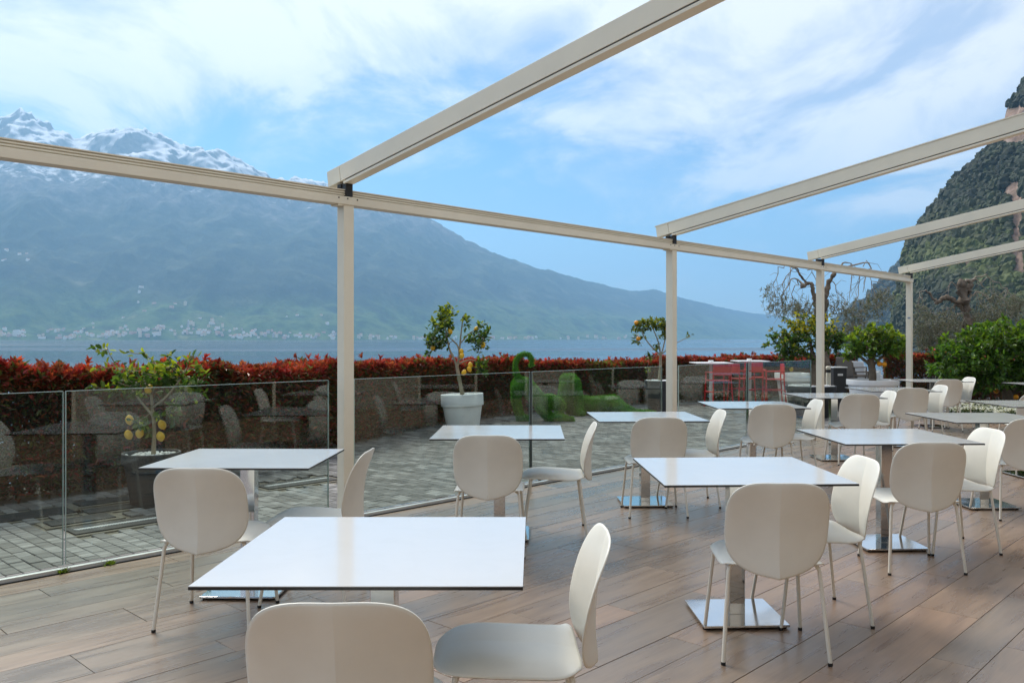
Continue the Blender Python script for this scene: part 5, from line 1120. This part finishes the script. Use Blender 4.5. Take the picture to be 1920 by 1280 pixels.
# ------------------------------------------------------------------ flower bed at the end of the deck, low wall behind
mb = MB(); fb0, fb1 = S_END + .03, S_END + 1.55
V = [uv(s, p, z) for z in (ZP, -.02) for s, p in ((fb0, -5.2), (fb1, -5.2), (fb1, 3.5), (fb0, 3.5))]; mb.add(V, [[0, 1, 2, 3], [4, 5, 6, 7], [0, 4, 5, 1], [1, 5, 6, 2], [2, 6, 7, 3], [3, 7, 4, 0]])
bedo = obj('flower_bed', mb.mesh('flower_bed'), M['soil'], kind='structure'); 
n = 15000; s = rng.uniform(fb0 + .03, fb1 - .02, n); p_ = rng.uniform(-5.1, .5, n); hgt = .05 + .13 * fbm(s * 3, p_ * 3, 3, 8) + rng.uniform(0, .05, n)
P = np.stack([u[0] * s + v[0] * p_, u[1] * s + v[1] * p_, -.02 + hgt * rng.random(n) ** .4], 1); D = rng.normal(0, .7, (n, 3)) + [0, 0, .6]; l = rng.uniform(.03, .055, n); c = np.array([(.05, .09, .02), (.07, .12, .03), (.035, .06, .015)])[rng.choice(3, n)]
wh = (rng.random(n) < .42); P[wh, 2] = -.02 + hgt[wh] + .01; D[wh] = rng.normal(0, 1, (wh.sum(), 3)) * [1, 1, .3] + [0, 0, .2]; c[wh] = np.array([.80, .80, .74]); l[wh] *= .8
fl = obj('flowers', leaf_mesh('flowers', P, D, np.array([0, 0, 1.0]) + rng.normal(0, .4, (n, 3)), l, l * np.where(wh, .9, .5), c), M['petal']); tag(fl, 'low mass of small white flowers at the end of the deck', 'flowers', kind='stuff')
Y = 23.4; t = thing('low_wall', 'low dark stone wall in the shade behind the big orange tree', 'wall', ((1840 - CX) * Y / F, Y, ZP), -.12)
mb = MB(); mb.box((1.0, 0, .22), (6.0, .4, .44)); obj('backing', mb.mesh('backing'), M['soil'], t); x = -2.0
for row in range(3):
    x = -2.0 - .1 * row
    while x < 3.9: wdt = random.uniform(.22, .5); mb = MB(); mb.box((x + wdt / 2, -.215 + random.uniform(-.02, .01), .07 + row * .14), (wdt - .02, .08, .125)); obj('stone', mb.mesh('stone', bevel=.02), M['stone'], t); x += wdt
# weeds in the joint by the rail
for k, (x, y) in enumerate(((205, 1058), (119, 1073))):
    q = ground_pt(x, y); n = 60; P = np.array([q[0], q[1], .002]) + rng.normal(0, 1, (n, 3)) * [.016, .016, .0]; D = rng.normal(0, .6, (n, 3)) + [0, 0, .8]; l = rng.uniform(.012, .032, n)
    o = obj('weed_tuft', leaf_mesh('weed_tuft', P, D, rdir(n), l, l * .4, np.array([.14, .20, .02]) * rng.uniform(.6, 1.3, (n, 1))), M['leaf']); tag(o, ['tiny green weed growing at the rail, right one', 'tiny green weed growing at the rail under the glass joint'][k], 'weed')

q = ground_pt(367, 1107); P = np.array([[q[0], q[1], .004]]); o = obj('fallen_leaf', leaf_mesh('fallen_leaf', P, np.array([[1.0, .3, .12]]), np.array([[0, .2, 1.0]]), np.array([.035]), np.array([.016]), np.array([[.28, .09, .04]])), M['hedge']); tag(o, 'tiny reddish fallen leaf on the deck left of the front table', 'leaf')

# ------------------------------------------------------------------ town on the far shore
def house_mesh(k, wl, rf, w=1.0, l=1.35, h=.75, rh=.32):
    mb = MB(); V = [(-l / 2, -w / 2, -.6), (l / 2, -w / 2, -.6), (l / 2, w / 2, -.6), (-l / 2, w / 2, -.6), (-l / 2, -w / 2, h), (l / 2, -w / 2, h), (l / 2, w / 2, h), (-l / 2, w / 2, h), (-l / 2, 0, h + rh), (l / 2, 0, h + rh)]
    Q = [[0, 1, 5, 4], [1, 2, 6, 5], [2, 3, 7, 6], [3, 0, 4, 7], [4, 5, 9, 8], [6, 7, 8, 9]]; T = [[5, 6, 9], [7, 4, 8]]
    me = mesh_np('house', V, [np.array(Q), np.array(T)], False, None, [wl, rf], [0, 0, 0, 0, 1, 1, 0, 0]); return me
WL = [plain('house_wall_%s' % nme, c, .9) for nme, c in (('white', (.72, .70, .66)), ('cream', (.66, .57, .42)), ('pink', (.58, .40, .32)), ('grey', (.45, .44, .42)))]
RF = [plain('roof_tiles_%s' % nme, c, .9) for nme, c in (('red', (.30, .13, .08)), ('brown', (.22, .13, .09)))]
HM = [house_mesh(0, WL[0], RF[0]), house_mesh(1, WL[1], RF[0], 1.0, 1.1, 1.1, .25), house_mesh(2, WL[2], RF[1], 1.0, 1.8, .7, .3), house_mesh(3, WL[0], RF[1], 1.1, 2.3, .9, .22), house_mesh(4, WL[3], RF[0], 1.0, 1.2, .9, .3)]
spots = []
def cl(x0, x1, t0, t1, n, where):
    for _ in range(n): spots.append((random.uniform(x0, x1), t0 + (t1 - t0) * random.random() ** 1.5, where))
cl(-5, 40, .015, .05, 14, 'at the left edge of the far town'); cl(44, 95, .015, .06, 8, 'just right of the white waterfront block'); cl(100, 185, .015, .08, 28, 'in the left half of the far town'); cl(190, 330, .015, .06, 54, 'left of the far church tower')
cl(340, 415, .02, .07, 32, 'around the far church tower'); cl(420, 515, .015, .05, 36, 'right of the far church tower'); cl(520, 630, .015, .045, 26, 'in the far town just left of the near post')
cl(20, 330, .08, .15, 11, 'on the slope above the far town'); cl(230, 350, .16, .22, 6, 'in the hillside hamlet above the far town'); cl(360, 630, .07, .13, 9, 'on the slope left of the near post'); cl(664, 700, .015, .08, 6, 'on the far shore just right of the near post')
cl(702, 795, .012, .03, 14, 'on the far shore left of the white potted lemon tree'); cl(800, 925, .012, .035, 13, 'on the far shore behind the white potted lemon tree'); cl(940, 1010, .012, .04, 15, 'on the far shore above the curled turf tail'); cl(1040, 1200, .012, .05, 15, 'on the far shore left of the middle post'); cl(-5, 60, .24, .32, 6, 'high on the slope at the left edge')
LOOK = ['white gabled', 'tall cream', 'long pinkish', 'long white', 'grey']
for k, (x, tt, where) in enumerate(spots[:298]):
    P = mheight(x, tt); s = random.uniform(8, 14) * (P[1] / 4600); kk = random.choices(range(5), [5, 3, 2, 2, 2])[0]
    o = bpy.data.objects.new('house', HM[kk]); COL.objects.link(o)
    o.location = (P[0] + random.uniform(-15, 15), P[1] + random.uniform(-15, 5), P[2]); o.scale = (s, s, s); o.rotation_euler = (0, 0, random.choice([0, math.pi / 2]) + random.uniform(-.5, .5))
    tag(o, 'tiny %s house %s' % (LOOK[kk], where), 'house', '%s houses %s' % (LOOK[kk], where))
for x, tt, h, lab in ((28, .02, 34, 'tall white waterfront block at the left end of the far town'), (349, .05, 46, 'church tower standing above the far town')):
    P = mheight(x, tt); mb = MB()
    if h == 34: mb.box((0, 0, 10), (34, 20, 26)); mb.box((0, 0, 27), (20, 16, 12))
    else: mb.box((0, 0, 18), (9, 9, 44)); mb.add([(-5, -5, 40), (5, -5, 40), (5, 5, 40), (-5, 5, 40), (0, 0, 52)], [[3, 2, 1, 0]], [[0, 1, 4], [1, 2, 4], [2, 3, 4], [3, 0, 4]])
    o = obj('hotel_block' if h == 34 else 'church_tower', mb.mesh('tower'), WL[0] if h == 34 else WL[3], None, tuple(P)); tag(o, lab, 'building' if h == 34 else 'tower')

# ------------------------------------------------------------------ haze over the lake
mb = MB(); mb.box((2000, 11500, (2350 + LAKE - 4) / 2), (50000, 31000, 2350 - LAKE + 4)); 
m = bpy.data.materials.new('haze'); m.use_nodes = True; t = m.node_tree; t.nodes.clear(); o_ = N(t, 'ShaderNodeOutputMaterial'); pvn = N(t, 'ShaderNodeVolumePrincipled', inp={'Color': (.37, .67, 1.0, 1), 'Density': HAZE_DENSITY, 'Anisotropy': .35}); L(t, pvn.outputs[0], o_.inputs['Volume'])
hz = obj('haze', mb.mesh('haze'), m, kind='stuff'); hz.display_type = 'WIRE'; tag(hz, 'pale blue haze over the lake and mountains', 'haze')
print('tris', sum(len(o.data.polygons) * 2 for o in bpy.data.objects if o.type == 'MESH'))
